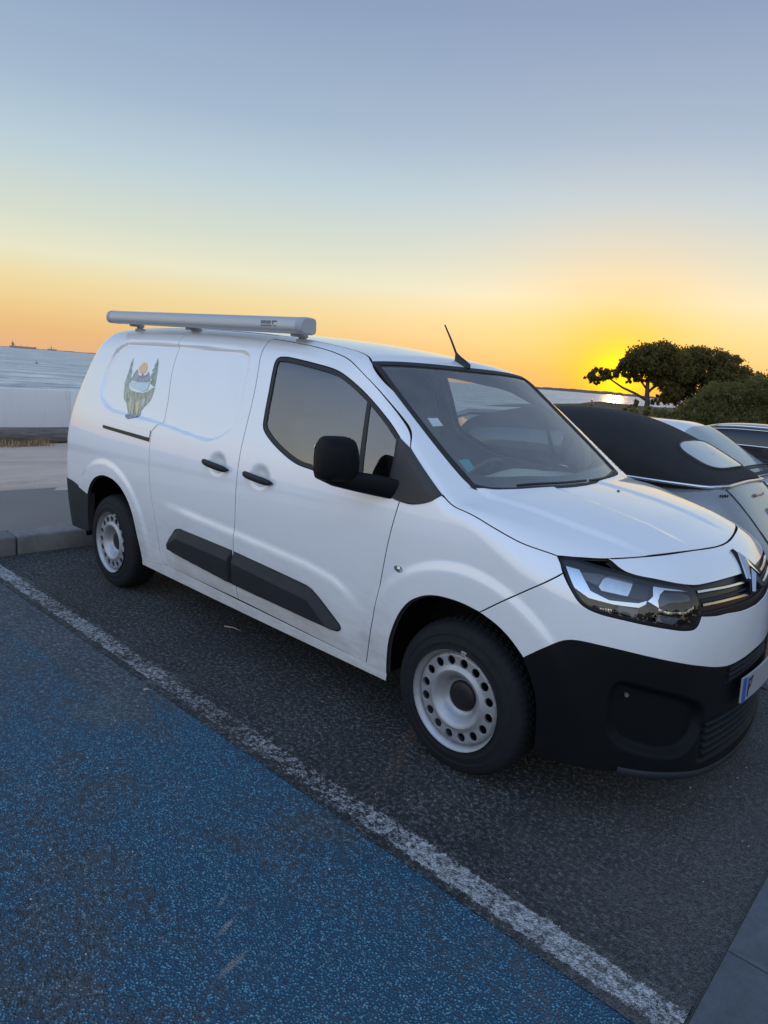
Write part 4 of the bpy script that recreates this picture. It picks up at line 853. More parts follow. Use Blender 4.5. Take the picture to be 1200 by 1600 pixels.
rd = rd+[(BCR, 1.745)]; panel('rear_door', np.array(rd+[(2*BCR-a, z) for a, z in rd[::-1]][1:]), P_, van, mirror=False, flange=0.015, res=0.03)
panel('tail_lamp', outline([[(-3.66, 0.80), (-3.62, 1.22)], [(-3.62, 1.22), (-3.735, 1.26)], [(-3.735, 1.26), (-3.74, 0.80)], [(-3.74, 0.80), (-3.66, 0.80)]]), M['red'], van, depth=0.008, flange=0.01, lip=0)
# rear-side decal: a mountain lake between two firs above a cliff
mural_sheets = [('fir', lg_treel, (0.09, 0.20, 0.13)), ('fir', lg_treer, (0.09, 0.20, 0.13)), ('setting_sun', lg_sun, (0.85, 0.46, 0.16)), ('mountain', lg_mount, (0.16, 0.17, 0.22)),
                ('cliff', lg_cliff, (0.22, 0.25, 0.15)), ('lake', lg_lake, (0.50, 0.68, 0.74)), ('rock_face', lg_s1, (0.60, 0.52, 0.28)), ('rock_face', lg_s2, (0.62, 0.52, 0.26)), ('rock_face', lg_s3, (0.45, 0.46, 0.38)),
                ('rock_face', lg_s4, (0.45, 0.46, 0.38)), ('rock_face', lg_s5, (0.45, 0.46, 0.38)), ('rock_foot', lg_base, (0.13, 0.14, 0.26))]
def decal_mat(name, colr):
    m, q, out = newmat(name); b = q.n('ShaderNodeBsdfPrincipled'); v = q.coord('Object')
    n = q.noise(q.mapping(v, (1, 1, .55)), 55.0, 4, 0.7); n2 = q.noise(v, 22.0, 4, 0.7)
    pale = tuple(0.55*c+0.45*0.72 for c in colr); k = q.smooth(0.40, 0.62, q.math('ADD', q.math('MULTIPLY', n, .6), q.math('MULTIPLY', n2, .4)))
    q.put(b.inputs['Base Color'], q.mix(k, (*colr, 1), (*pale, 1))); b.inputs['Roughness'].default_value = 0.35; b.inputs['Coat Weight'].default_value = 0.6
    m.node_tree.links.new(b.outputs[0], out.inputs[0]); return m
for k, (nm, pts, colr) in enumerate(mural_sheets):
    q = closed(pts, 0.012) if nm == 'setting_sun' else outline([[pts[i], pts[(i+1) % len(pts)]] for i in range(len(pts))], 0.02)
    mt = decal_mat('decal_'+nm, colr)
    panel(nm, q, mt, (quarter, quarter_l), disp=lambda A, P, k=k: side_disp(A, P)+0.0008+0.0004*k, gap=0, flange=0, res=0.02, mirror=False)

# wheels
def lathe(prof, n, M4=None, closed=False):
    mb = MB(); rings = [[(r*math.cos(2*math.pi*k/n), y, r*math.sin(2*math.pi*k/n)) for k in range(n)] for r, y in prof]
    mb.loft(rings, True); return mb
def make_wheel_meshes():
    n = 180; R = 0.326; prof = [(0.212, -0.013), (0.216, -0.006), (0.224, -0.004), (0.240, -0.008), (0.262, 0.000), (0.268, 0.001), (0.271, -0.001), (0.290, 0.004), (0.306, 0.012), (0.316, 0.024), (0.322, 0.036), (0.3235, 0.048)]
    tread = []
    for y in (0.052, 0.066, 0.070, 0.096, 0.100, 0.126, 0.130, 0.156, 0.160, 0.178): tread.append(y)
    rings = []
    def ring(r, y, mod=None): return [((r-(mod(k) if mod else 0))*math.cos(2*math.pi*k/n), y, (r-(mod(k) if mod else 0))*math.sin(2*math.pi*k/n)) for k in range(n)]
    for r, y in prof: rings.append(ring(r, y, (lambda k: 0.0035 if k % 3 == 0 else 0) if r > 0.310 else None))
    for i in range(0, len(tread), 2):
        y0, y1 = tread[i], tread[i+1]; md = (lambda k, i=i: 0.006 if (k+i) % 3 == 0 else 0)
        rings += [ring(R-0.007, y0-0.001), ring(R, y0, md), ring(R, y1, md), ring(R-0.007, y1+0.001)]
    rings += [ring(0.318, 0.19), ring(0.30, 0.204), ring(0.212, 0.20)]
    mb = MB(); mb.loft([r for r in rings], True); t = mb.build('tyre_mesh', M['tyre']); autosmooth(t, 0.5)
    # steel disc
    nh = 16; rr = 0.0182; rh = 0.161
    def dep(r): return np.interp(r, [0, 0.066, 0.075, 0.082, 0.095, 0.112, 0.122, 0.132, 0.139, 0.184, 0.190, 0.1955], [0.058, 0.058, 0.054, 0.046, 0.022, 0.004, 0.001, 0.006, 0.0115, 0.0115, 0.016, 0.028])
    loops = [[(0.1955*math.cos(2*math.pi*k/120), 0.1955*math.sin(2*math.pi*k/120)) for k in range(120)], [(0.062*math.cos(-2*math.pi*k/60), 0.062*math.sin(-2*math.pi*k/60)) for k in range(60)]]
    for h in range(nh):
        a = 2*math.pi*h/nh; loops.append([(rh*math.cos(a)+rr*math.cos(-2*math.pi*k/20), rh*math.sin(a)+rr*math.sin(-2*math.pi*k/20)) for k in range(20)])
    pts = []
    for r in (0.07, 0.075, 0.082, 0.088, 0.095, 0.103, 0.112, 0.117, 0.122, 0.127, 0.132, 0.138, 0.143, 0.150, 0.157, 0.170, 0.176, 0.182, 0.186, 0.190, 0.193):
        for k in range(96):
            a = 2*math.pi*(k+0.5*(int(r*1000) % 2))/96; p = (r*math.cos(a), r*math.sin(a))
            if all(math.hypot(p[0]-rh*math.cos(2*math.pi*h/nh), p[1]-rh*math.sin(2*math.pi*h/nh)) > rr+0.007 for h in range(nh)): pts.append(p)
    for h in range(nh):
        a = 2*math.pi*h/nh; pts += [(rh*math.cos(a)+(rr+q)*math.cos(2*math.pi*(k+.5)/20), rh*math.sin(a)+(rr+q)*math.sin(2*math.pi*(k+.5)/20)) for k in range(20) for q in (0.0035,)]
    A = [p for l in loops for p in l]+pts; ed = []; b = 0
    for l in loops: ed += [(b+i, b+(i+1) % len(l)) for i in range(len(l))]; b += len(l)
    r_ = delaunay_2d_cdt([Vector(p) for p in A], ed, [], 0, 1e-7); A2 = np.array([tuple(v) for v in r_[0]]); F = [f for f in r_[2]]
    keep = []
    for f in F:
        c = A2[list(f)].mean(0); q = math.hypot(*c)
        if q < 0.0622 or q > 0.196: continue
        if any(math.hypot(c[0]-rh*math.cos(2*math.pi*h/nh), c[1]-rh*math.sin(2*math.pi*h/nh)) < rr*0.96 for h in range(nh)): continue
        keep.append(f)
    V = [(x, float(dep(math.hypot(x, z))), z) for x, z in A2]; mb = MB(); mb.add(V, keep)
    for l in loops[2:]:
        ring1 = [(x, float(dep(math.hypot(x, z))), z) for x, z in l]; ring2 = [(x, y+0.008, z) for x, y, z in ring1]; mb.loft([ring1, ring2], True)
    mb2 = lathe([(0.1955, 0.028), (0.198, 0.020), (0.2005, 0.014), (0.205, 0.006), (0.211, 0.0015), (0.2155, -0.002), (0.2185, -0.0045), (0.2195, -0.002), (0.2175, 0.002)], 120)
    mb.add(mb2.V, mb2.F); mb3 = lathe([(0.205, 0.0065), (0.2045, 0.19)], 60); mb.add(mb3.V, mb3.F)
    rim = mb.build('rim_mesh', M['rim']); autosmooth(rim, 0.55)
    hub = lathe([(0.0005, 0.040), (0.03, 0.040), (0.052, 0.042), (0.060, 0.046), (0.066, 0.056), (0.068, 0.066)], 48).build('hub_mesh', M['hub'], smooth=True)
    # dark brake drum and inner barrel behind the holes
    mb = lathe([(0.0005, 0.075), (0.19, 0.075), (0.19, 0.16)], 48); br = mb.build('brake_mesh', M['hub'], smooth=False)
    wb = lathe([(0.206, -0.004), (0.209, -0.009), (0.215, -0.009), (0.216, -0.003)], 12)
    w = MB(); w.box(-0.012, 0.012, -0.010, -0.002, 0.205, 0.220); wt = w.build('weight_mesh', M['alu'])
    res = [o.data for o in (t, rim, hub, br, wt)]
    for o in (t, rim, hub, br, wt): bpy.data.objects.remove(o)
    return res
WM = make_wheel_meshes()
def put_wheel(parent, x, y, z, flip, spin, steer=0.0, world=True):
    w = link('wheel', WM[0]); attach(w, parent); w.location = (x, y, z); w.rotation_euler = (0, spin, (math.pi if flip else 0)+steer); w.rotation_mode = 'XYZ'
    for nm, me in zip(('rim', 'hub_cap', 'brake_disc', 'balance_weight'), WM[1:]):
        o = bpy.data.objects.new(nm, me); COL.objects.link(o); o.parent = w
    return w
for x, sp in ((0.0, 0.12), (-2.975, 0.33)):
    put_wheel(van, x, -0.885, 0.325, False, sp); put_wheel(van, x, 0.885, 0.325, True, sp)
# arch liners and underbody
for xw in (0.0, -2.975):
    for s in (1, -1):
        mb = MB(); mb.loft([[(xw+0.437*math.cos(t), s*y, 0.33+0.47*math.sin(t)) for y in (-0.862, -0.70, -0.55)] for t in np.linspace(-0.12, math.pi+0.12, 30)], False)
        n0 = len(mb.V); mb.F.append(tuple(range(2, n0, 3))); mb.build('arch_liner', M['hub'], van)
mb = MB(); mb.box(-3.7, 0.70, -0.54, 0.54, 0.22, 0.40); mb.box(-2.46, -0.46, -0.81, 0.81, 0.245, 0.40); mb.box(-3.72, -3.45, -0.80, 0.80, 0.32, 0.5); mb.box(0.47, 0.60, -0.52, 0.52, 0.23, 0.90)
mb.tube([(0, -0.8, 0.325), (0, 0.8, 0.325)], 0.04); mb.tube([(-2.975, -0.8, 0.325), (-2.975, 0.8, 0.325)], 0.05)
mb.build('underbody', M['hub'], van)
# door mirrors
def mirror_part(s):
    mb = MB(); rings = []; C = Vector((-0.600, -1.052, 1.238)); ex = Vector((0.35, 1, 0.0)).normalized(); ez = Vector((0, 0, 1)); ey = ex.cross(ez)   # ey points to the nose
    for d, sc in ((-0.060, 0.90), (-0.062, 0.955), (-0.050, 1.0), (-0.01, 1.0), (0.02, 0.97), (0.045, 0.88), (0.062, 0.70), (0.070, 0.42), (0.073, 0.05)):
        r = []
        for t in np.linspace(0, 2*math.pi, 33)[:-1]:
            cx, cz = math.cos(t), math.sin(t); e = 2/5.0
            u = 0.091*math.copysign(abs(cx)**e, cx); v = 0.094*math.copysign(abs(cz)**e, cz); u *= 1-0.16*max(0, v)/0.098
            r.append(C+ex*u*sc+ez*(v*sc-0.006*(d > 0.03))+ey*d)
        rings.append(r)
    mb.loft(rings, True, True)
    arm = []
    for q, (p, rx, rz) in enumerate(((Vector((-0.640, -1.10, 1.165)), .04, .020), (Vector((-0.60, -1.05, 1.155)), .062, .036), (Vector((-0.53, -0.985, 1.147)), .064, .044), (Vector((-0.465, -0.93, 1.138)), .062, .046), (Vector((-0.41, -0.895, 1.130)), .055, .044))):
        arm.append([p+Vector((rx*math.cos(t), 0.3*rx*math.cos(t), rz*math.copysign(abs(math.sin(t))**0.7, math.sin(t)))) for t in np.linspace(0, 2*math.pi, 17)[:-1]])
    mb.loft(arm, True, True)
    if s < 0: mb.V = [(x, -y, z) for x, y, z in mb.V]
    o = autosmooth(mb.build('wing_mirror', M['black'], van), 0.8)
    g_ = MB(); u = 0.088; v = 0.08
    r = [C-ey*0.0635+ex*u*math.copysign(abs(math.cos(t))**.5, math.cos(t))+ez*v*math.copysign(abs(math.sin(t))**.5, math.sin(t)) for t in np.linspace(0, 2*math.pi, 25)[:-1]]
    r2 = [p+ey*0.004 for p in r]; g_.loft([r, r2], True, True)
    if s < 0: g_.V = [(x, -y, z) for x, y, z in g_.V]
    g_.build('mirror_glass', M['chrome'], o)
mirror_part(1); mirror_part(-1)
# roof awning cassette
def awn_prof(n=1):
    p = [(-0.045, -0.050), (-0.062, -0.035), (-0.066, -0.010), (-0.060, 0.020), (-0.045, 0.040), (-0.020, 0.047), (0.03, 0.047), (0.055, 0.040), (0.060, 0.0), (0.055, -0.045), (0.0, -0.052)]
    return closed(p, 0.012)
AP = awn_prof(); AY, AZ0, AZ1 = -0.665, 1.858, 1.816
def awn_ring(x, s=1.0):
    z = AZ0+(AZ1-AZ0)*(x+3.35)/(2.07); return [(x, AY+y*s*.88, z+0.004+zz*s*.84) for y, zz in AP]
mb = MB(); mb.loft([awn_ring(-3.335), awn_ring(-1.32)], True, True); awn = autosmooth(mb.build('awning', M['alu'], van), 0.5)
awn['label'] = 'grey aluminium awning case along the roof edge'
for x0, x1 in ((-3.385, -3.335), (-1.32, -1.272)):
    a, b = (x0, x1) if x0 < -2 else (x1, x0); mb = MB(); sg = 1 if a < b else -1
    xs = [a, a+sg*0.006, a+sg*0.018, b]; mb.loft([awn_ring(xs[0], .86), awn_ring(xs[1], .96), awn_ring(xs[2], 1.03), awn_ring(xs[3], 1.03)], True, True)
    autosmooth(mb.build('end_cap', M['alu_cap'], awn), 0.6)
for x in (-3.13, -2.42, -1.40):
    z = AZ0+(AZ1-AZ0)*(x+3.35)/2.07; zr = float(top_map0(np.array([[x, -0.60]]))[0, 2]); mb = MB()
    mb.box(x-0.022, x+0.022, AY+0.00, AY+0.09, z-0.054, z-0.036); mb.box(x-0.014, x+0.014, AY+0.05, AY+0.085, zr-0.012, z-0.04); mb.box(x-0.02, x+0.06, AY+0.04, AY+0.11, zr-0.012, zr+0.006)
    mb.build('bracket', M['alu_cap'], awn, bevel=0.003)
zt = AZ0+(AZ1-AZ0)*(-1.60+3.35)/2.07
rotT = Matrix(((1, 0, 0, 0), (0, 0, -1, 0), (0, 1, 0, 0), (0, 0, 0, 1)))
M['grey_print'] = pbr('grey_print', (0.16, 0.17, 0.20), 0.5); M['red_print'] = pbr('dull_red_print', (0.22, 0.13, 0.13), 0.5)
tr = Matrix.Rotation(-0.0203, 4, Vector((0, -1, 0)))
for (x0, x1, z0, z1, mt) in ((-1.600, -1.568, -0.004, 0.016, 0), (-1.560, -1.520, -0.004, 0.016, 0), (-1.505, -1.497, -0.008, 0.018, 0), (-1.494, -1.470, 0.011, 0.018, 0), (-1.600, -1.510, -0.020, -0.011, 1), (-1.494, -1.470, -0.018, -0.011, 0)):
    mb = MB(); zc = AZ0+(AZ1-AZ0)*(x0+3.35)/2.07; mb.box(x0, x1, AY-0.0592, AY-0.056, zc+z0*.84+.004, zc+z1*.84+.004); mb.build('maker_lettering', M['red_print'] if mt else M['grey_print'], awn)
# aerial
ab = Vector((-0.775, 0.0, 1.675)); mb = MB()
mb.loft([[ab+Vector((0.055*s*math.cos(t)-o_, 0.024*s2*math.sin(t), z)) for t in np.linspace(0, 2*math.pi, 17)[:-1]] for s, s2, z, o_ in ((1, 1, 0.0, 0.0), (0.97, .95, 0.02, 0.0), (0.72, .7, 0.036, 0.012), (0.4, .5, 0.055, 0.03), (0.16, .3, 0.072, 0.043), (0.12, .28, 0.078, 0.047))], True, True)
ae = autosmooth(mb.build('aerial', M['hub'], van), 0.8)
mb = MB(); mb.tube([ab+Vector((-0.045, 0, 0.070)), ab+Vector((-0.09, 0, 0.145)), ab+Vector((-0.142, 0, 0.222))], [0.006, 0.0055, 0.004], 8); mb.build('aerial_rod', M['hub'], ae, smooth=True)
# wipers
for pts in ([(-0.085, -0.45), (-0.045, -0.1), (-0.040, 0.12)], [(-0.038, 0.16), (-0.060, 0.38), (-0.125, 0.62)]):
    P, N = belt_line(pts, 0.006, 0.03, dom='top'); mb = MB(); mb.tube([tuple(p) for p in P], 0.006, 6)
    P2, N2 = belt_line(pts, 0.004, 0.03, dom='top'); mb.tube([tuple(p) for p in P2], 0.004, 6); mb.build('wiper', M['hub'], van)
for yy in (-0.30, 0.16):
    P, N = frame(np.array([[0.115, yy]]), 'top'); p = Vector(P[0].tolist()); mb = MB(); mb.tube([p-Vector((0, 0, .004)), p+Vector((0.004, 0, .008))], [0.011, 0.006], 8); mb.build('washer_jet', M['hub'], van)

# cabin
panel('door_card', outline([DT[1:-1], [DT[-2], (-1.49, 1.2), (-1.46, 0.36)], [(-1.46, 0.36), (-0.5, 0.33)], DE[:-1]+[(-0.38, 1.15)], [(-0.38, 1.15), DT[1]]]), M['dark_int'], (front_door, front_door_l), depth=-0.055, flange=0, holes=[inset(WINQ, 0.01)[0]], res=0.03)
panel('headliner', outline([[(-0.80, -0.6), (-0.80, 0.6)], [(-0.80, 0.6), (-1.55, 0.58)], [(-1.55, 0.58), (-1.55, -0.58)], [(-1.55, -0.58), (-0.80, -0.6)]]), M['grey_int'], van, dom='top', mirror=False, depth=-0.04, flange=0, res=0.05)
mb = MB(); q = []
for z, w in ((0.35, 0.84), (0.9, 0.86), (1.1, 0.85), (1.3, 0.80), (1.5, 0.735), (1.65, 0.68), (1.74, 0.6)): q.append((z, w))
mb.add([(-1.56, -w, z) for z, w in q]+[(-1.56, w, z) for z, w in q[::-1]], [tuple(range(14))]); mb.build('bulkhead', M['dark_int'], van)
mb = MB(); rings = []
for y in np.linspace(-0.80, 0.80, 25):
    hump = 0.035*math.exp(-((y-0.38)/0.22)**2); rings.append([(-0.16-0.10*y*y-0.02, y, 0.98), (-0.20-0.12*y*y, y, 1.085-0.03*y*y), (-0.34, y, 1.105+hump*0.5), (-0.52, y, 1.105+hump), (-0.62, y, 1.095+hump), (-0.665, y, 1.06+hump), (-0.67, y, 0.98), (-0.62, y, 0.70), (-0.55, y, 0.42)])
mb.loft(rings, False); autosmooth(mb.build('dashboard', M['dash'], van), 0.9)
mb = MB(); mb.box(-0.47, -0.33, -0.52, -0.30, 1.117, 1.119); mb.build('paper_slip', M['white'], van)
sw = MB(); cc = Vector((-0.86, 0.38, 1.02)); ax = Vector((-0.78, 0, 0.62)).normalized(); e1 = Vector((0, 1, 0)); e2 = ax.cross(e1)
ringp = [cc+(e1*math.cos(t)+e2*math.sin(t))*0.185 for t in np.linspace(0, 2*math.pi, 41)]; sw.tube(ringp, 0.015, 8, False)
for t in (0.0, math.pi, -math.pi/2): sw.tube([cc, cc+(e1*math.cos(t)+e2*math.sin(t))*0.18], [0.035, 0.014], 6)
sw.tube([cc-ax*0.02, cc+ax*0.02], [0.07, 0.06], 16); sw.tube([cc, cc-ax*0.28], 0.03, 8); sw.build('steering_wheel', M['dark_int'], van, smooth=True)
for y in (-0.40, 0.40):
    mb = MB()
    def rbox(c, sx, sy, sz, rot):
        rings = []
        for z, k in ((-1, .86), (-.9, .97), (0, 1), (.9, .97), (1, .84)):
            rings.append([Vector(c)+Matrix.Rotation(rot, 3, 'Y') @ Vector((sx*k*math.copysign(abs(math.cos(t))**.5, math.cos(t)), sy*k*math.copysign(abs(math.sin(t))**.5, math.sin(t)), sz*z)) for t in np.linspace(0, 2*math.pi, 21)[:-1]])
        mb.loft(rings, True, True)
    rbox((-1.05, y, 0.72), 0.26, 0.25, 0.08, 0.12); rbox((-1.36, y, 1.03), 0.075, 0.24, 0.31, -0.22); st = autosmooth(mb.build('seat', M['seat'], van), 0.9)
    mb = MB(); rbox((-1.44, y, 1.44), 0.05, 0.135, 0.085, -0.15)
    for dy in (-0.05, 0.05): mb.tube([(-1.40, y+dy, 1.28), (-1.43, y+dy, 1.40)], 0.007, 6)
    autosmooth(mb.build('headrest', M['seat'], st), 0.9)
# ================================================================== OTHER CARS
def sup(w, zb, zt, n, K=40, x=0.0, lo=2.6):
    """closed cross-section ring (y, z); boxy below, rounded above"""
    r = []; zc = (zb+zt)/2 if zt-zb < 0.3 else zb+(zt-zb)*0.55
    for t in np.linspace(0, 2*math.pi, K+1)[:-1]:
        c, s = math.cos(t), math.sin(t); e = 2/n if s > 0 else 2/lo
        r.append((x, w*math.copysign(abs(c)**e, c), zc+((zt-zc) if s > 0 else (zc-zb))*math.copysign(abs(s)**e, s)))
    return r
def interp_st(st, step=0.05):
    st = np.array(st, float); xs = np.arange(st[0, 0], st[-1, 0]+1e-6, step); xs[-1] = st[-1, 0]
    fs = [spline(st[:, 0], st[:, k]) for k in range(1, st.shape[1])]
    return [(x,)+tuple(float(f(x)) for f in fs) for x in xs]
def car_paint(name, col, rough=0.3, metal=0.0): return pbr(name, col, rough, metal=metal, coat=1.0, var=0.05, vscale=3)
def body_loft(name, st, mat, parent, n=3.2, lo=5.0):
    mb = MB(); mb.loft([sup(w, zb, zt, n, 48, x, lo) for x, w, zb, zt in interp_st(st)], True, True); return autosmooth(mb.build(name, mat, parent), 0.8)
class Dome:
    """greenhouse / hood shape: half-width and top height along x above a base height"""
    def __init__(s, st, zb, n=2.8): s.st = np.array(st, float); s.zb = zb; s.n = n; s.fw = spline(s.st[:, 0], s.st[:, 1]); s.fz = spline(s.st[:, 0], s.st[:, 2])
    def p(s, x, t, off=0.0):                                     # t: 0 = -y side base, 1 = +y side base
        w = float(s.fw(x)); h = float(s.fz(x))-s.zb; a = math.pi*(1-t); c, q = math.cos(a), math.sin(a); e = 2/s.n
        P = Vector((x, w*math.copysign(abs(c)**e, c), s.zb+h*abs(q)**e))
        if off:
            d = 1e-3; N = (s.p(x+d, t)-s.p(x-d, t)).cross(s.p(x, min(1, t+d))-s.p(x, max(0, t-d)))
            if N.length > 0: N.normalize(); N = N if N.z > 0 or N.y*P.y > 0 else -N; P = P+N*off
        return P
    def patch(s, name, x0, x1, t0, t1, mat, parent, off=0.0, nx=30, nt=40, shape=None):
        V = []; F = []
        for i in range(nx+1):
            for j in range(nt+1):
                u, v = i/nx, j/nt
                if shape: x, t = shape(u, v)
                else: x, t = x0+(x1-x0)*u, t0+(t1-t0)*v
                V.append(s.p(x, t, off))
        for i in range(nx):
            for j in range(nt): a = i*(nt+1)+j; F.append((a, a+1, a+nt+2, a+nt+1))
        o = mesh(name, V, F, mat, parent, smooth=True); return o
M['silver'] = car_paint('silver_paint', (0.24, 0.245, 0.25), 0.35, 0.25); M['softtop'] = pbr('black_canvas', (0.013, 0.013, 0.014), 0.85, var=0.3, vscale=6, bumps=0.5, bscale=700, bdist=0.001)
M['car_white'] = car_paint('pale_paint', (0.72, 0.73, 0.75)); M['car_black'] = car_paint('dark_paint', (0.012, 0.013, 0.016)); M['car_glass'] = glass('car_glass', (0.5, 0.55, 0.55), 1.8); M['rear_glass'] = pbr('hood_rear_window', (0.42, 0.46, 0.46), 0.12, spec=0.8, var=0.06); M['dark_glass'] = pbr('tinted_glass', (0.01, 0.012, 0.014), 0.05, spec=0.7)

# --- silver convertible, tail towards the camera
cv = empty('convertible_car', (0, 2.62, 0)); tag(cv, 'silver convertible with a raised black soft top parked beside the white van', 'car', 'cars parked in the bays')
body_loft('body', [(-3.62, .50, .34, .55), (-3.5, .66, .28, .68), (-3.2, .78, .24, .82), (-2.6, .85, .22, .95), (-1.9, .87, .22, .985), (-1.1, .87, .22, 1.0), (-.5, .86, .22, 1.03), (-.15, .84, .24, 1.045), (.06, .81, .26, 1.03), (.15, .785, .27, .955), (.24, .75, .28, .86), (.34, .70, .29, .74), (.44, .63, .31, .62), (.52, .54, .34, .53), (.56, .42, .38, .47)], M['silver'], cv)
ht = Dome([(-2.25, .60, 1.32), (-2.05, .64, 1.375), (-1.8, .68, 1.43), (-1.5, .70, 1.468), (-1.2, .715, 1.482), (-.95, .72, 1.462), (-.7, .72, 1.405), (-.5, .715, 1.332), (-.3, .70, 1.240), (-.1, .66, 1.135), (.0, .61, 1.085), (.055, .52, 1.045)], 0.985, 2.7)
hood = ht.patch('soft_top', -2.25, .055, 0, 1, M['softtop'], cv, nx=70, nt=48)
rg = MB(); V = []; nR = 40; rings = []
def rear_win(r, t): # rounded rectangle in (t, x)
    c, s = math.cos(t), math.sin(t); e = 2/3.0
    return (-0.218+0.165*r*math.copysign(abs(s)**e, s), 0.515+0.170*r*math.copysign(abs(c)**e, c))
for r in (0.02, 0.25, 0.5, 0.75, 0.92, 1.0): rings.append([ht.p(*rear_win(r, t), 0.008) for t in np.linspace(0, 2*math.pi, 49)[:-1]])
rg.loft(rings, True); autosmooth(rg.build('rear_window', M['rear_glass'], cv), 1.0)
rg = MB(); rg.loft([[ht.p(*rear_win(r, t), o_) for t in np.linspace(0, 2*math.pi, 49)[:-1]] for r, o_ in ((0.98, .006), (1.0, .013), (1.05, .012), (1.07, .002))], True); autosmooth(rg.build('rear_window_seal', M['rubber'], cv), 1.0)
# chrome-like beading round the hood base, boot lid gap, lamp, badge
bead = [ht.p(x, 0.0)+Vector((0, -0.012, 0.028)) for x in np.linspace(-1.2, 0.0, 26)]+[Vector((0.075, y, 1.030-0.02*abs(y))) for y in np.linspace(-.46, .46, 21)]+[ht.p(x, 1.0)+Vector((0, 0.012, 0.028)) for x in np.linspace(0.0, -1.2, 26)]
mb = MB(); mb.tube(bead, 0.012, 8); mb.build('hood_beading', M['satin'], cv, smooth=True)
def tail(y, z):      # x on the convertible's tail at (y, z)
    xs = np.linspace(0.06, 0.56, 200); 
    for x, w, zb, zt in interp_st([(-.15, .84, .24, 1.045), (.06, .81, .26, 1.03), (.15, .785, .27, .955), (.24, .75, .28, .86), (.34, .70, .29, .74), (.44, .63, .31, .62), (.52, .54, .34, .53), (.56, .42, .38, .47)], 0.004):
        zc = zb+(zt-zb)*0.55
        if abs(y) < w and zc+(zt-zc)*(1-(abs(y)/w)**3.2)**(1/3.2) < z: return x
    return 0.5
for ys in (-0.50, 0.50):
    pts = [Vector((tail(ys*(1-0.15*k/12), 1.0-0.42*k/12)+0.001, ys*(1-0.15*k/12), 1.0-0.42*k/12)) for k in range(13)]
    mb = MB(); mb.tube(pts, 0.0045, 6); mb.build('boot_gap', M['lip'], cv)
mb = MB(); mb.tube([Vector((tail(y, 0.945)+0.004, y, 0.945)) for y in np.linspace(-0.11, 0.11, 9)], 0.013, 8); mb.build('brake_lamp', pbr('smoked_red', (0.20, 0.12, 0.12), 0.2, coat=0.5), cv, smooth=True)
bc = Vector((tail(0, 0.82)+0.012, 0, 0.82)); mb = MB(); nrm = Vector((0.76, 0, 0.65)); u_ = Vector((0, 1, 0)); v_ = nrm.cross(u_)
mb.tube([bc+(u_*math.cos(t)+v_*math.sin(t))*0.055 for t in np.linspace(0, 2*math.pi, 33)], 0.007, 8, False)
for a, b_ in (((-.034, .034), (-.012, -.036)), ((-.012, -.036), (0, .0)), ((0, 0), (.012, -.036)), ((.012, -.036), (.034, .034))): mb.tube([bc+u_*a[0]+v_*-a[1], bc+u_*b_[0]+v_*-b_[1]], 0.006, 6)
mb.build('emblem', M['chrome'], cv, smooth=True)
mb = MB()
for k in range(5):
    y = -0.63+0.018*k; z = 0.965; x = tail(y, z)+0.004; mb.box(x-.003, x+.003, y-.006, y+.006, z-.012, z+.010)
mb.build('boot_lettering', M['hub'], cv)
# side glass, windscreen frame, mirror
for t0, t1 in ((0.045, 0.155), (0.845, 0.955)): ht.patch('side_window', -2.1, -0.95, t0, t1, M['car_glass'], cv, off=0.006, nx=16, nt=6)
def slab(x0, w0, z0, x1, w1, z1, bow=0.08, n=16, m=8):
    V = []; F = []
    for i in range(m+1):
        u = i/m
        for j in range(n+1):
            v = j/n*2-1; V.append((x0+(x1-x0)*u+(-bow)*(1-v*v)*(1 if x1 < x0 else -1)*-1*-1, (w0+(w1-w0)*u)*v, z0+(z1-z0)*u))
    for i in range(m):
        for j in range(n): a = i*(n+1)+j; F.append((a, a+1, a+n+2, a+n+1))
    return V, F
V, F = slab(-2.25, .58, 1.325, -2.85, .72, .97); mesh('windscreen', V, F, M['car_glass'], cv, smooth=True)
mb = MB(); mb.tube([(-2.83, -.74, .97), (-2.55, -.68, 1.15), (-2.26, -.61, 1.30), (-2.20, -.5, 1.345), (-2.20, .5, 1.345), (-2.26, .61, 1.30), (-2.55, .68, 1.15), (-2.83, .74, .97)], 0.028, 8); mb.build('windscreen_frame', M['silver'], cv, smooth=True)
for s in (-1, 1):
    mb = MB(); rr = []
    for d, k in ((-.05, .4), (-.045, .85), (-.01, 1), (.03, .9), (.055, .35)): rr.append([(-2.18-d, s*0.98+0.095*k*math.copysign(abs(math.cos(t))**.7, math.cos(t)), 1.02+0.06*k*math.copysign(abs(math.sin(t))**.7, math.sin(t))) for t in np.linspace(0, 2*math.pi, 21)[:-1]])
    mb.loft(rr, True, True); mb.tube([(-2.18, s*0.90, 1.0), (-2.18, s*0.82, .98)], 0.02); autosmooth(mb.build('wing_mirror', M['silver'], cv), 0.9)
for x in (-2.9, -0.42): 
    for s in (-1, 1): put_wheel(cv, x, s*0.80-s*0.0, 0.325, s > 0, 0.2)

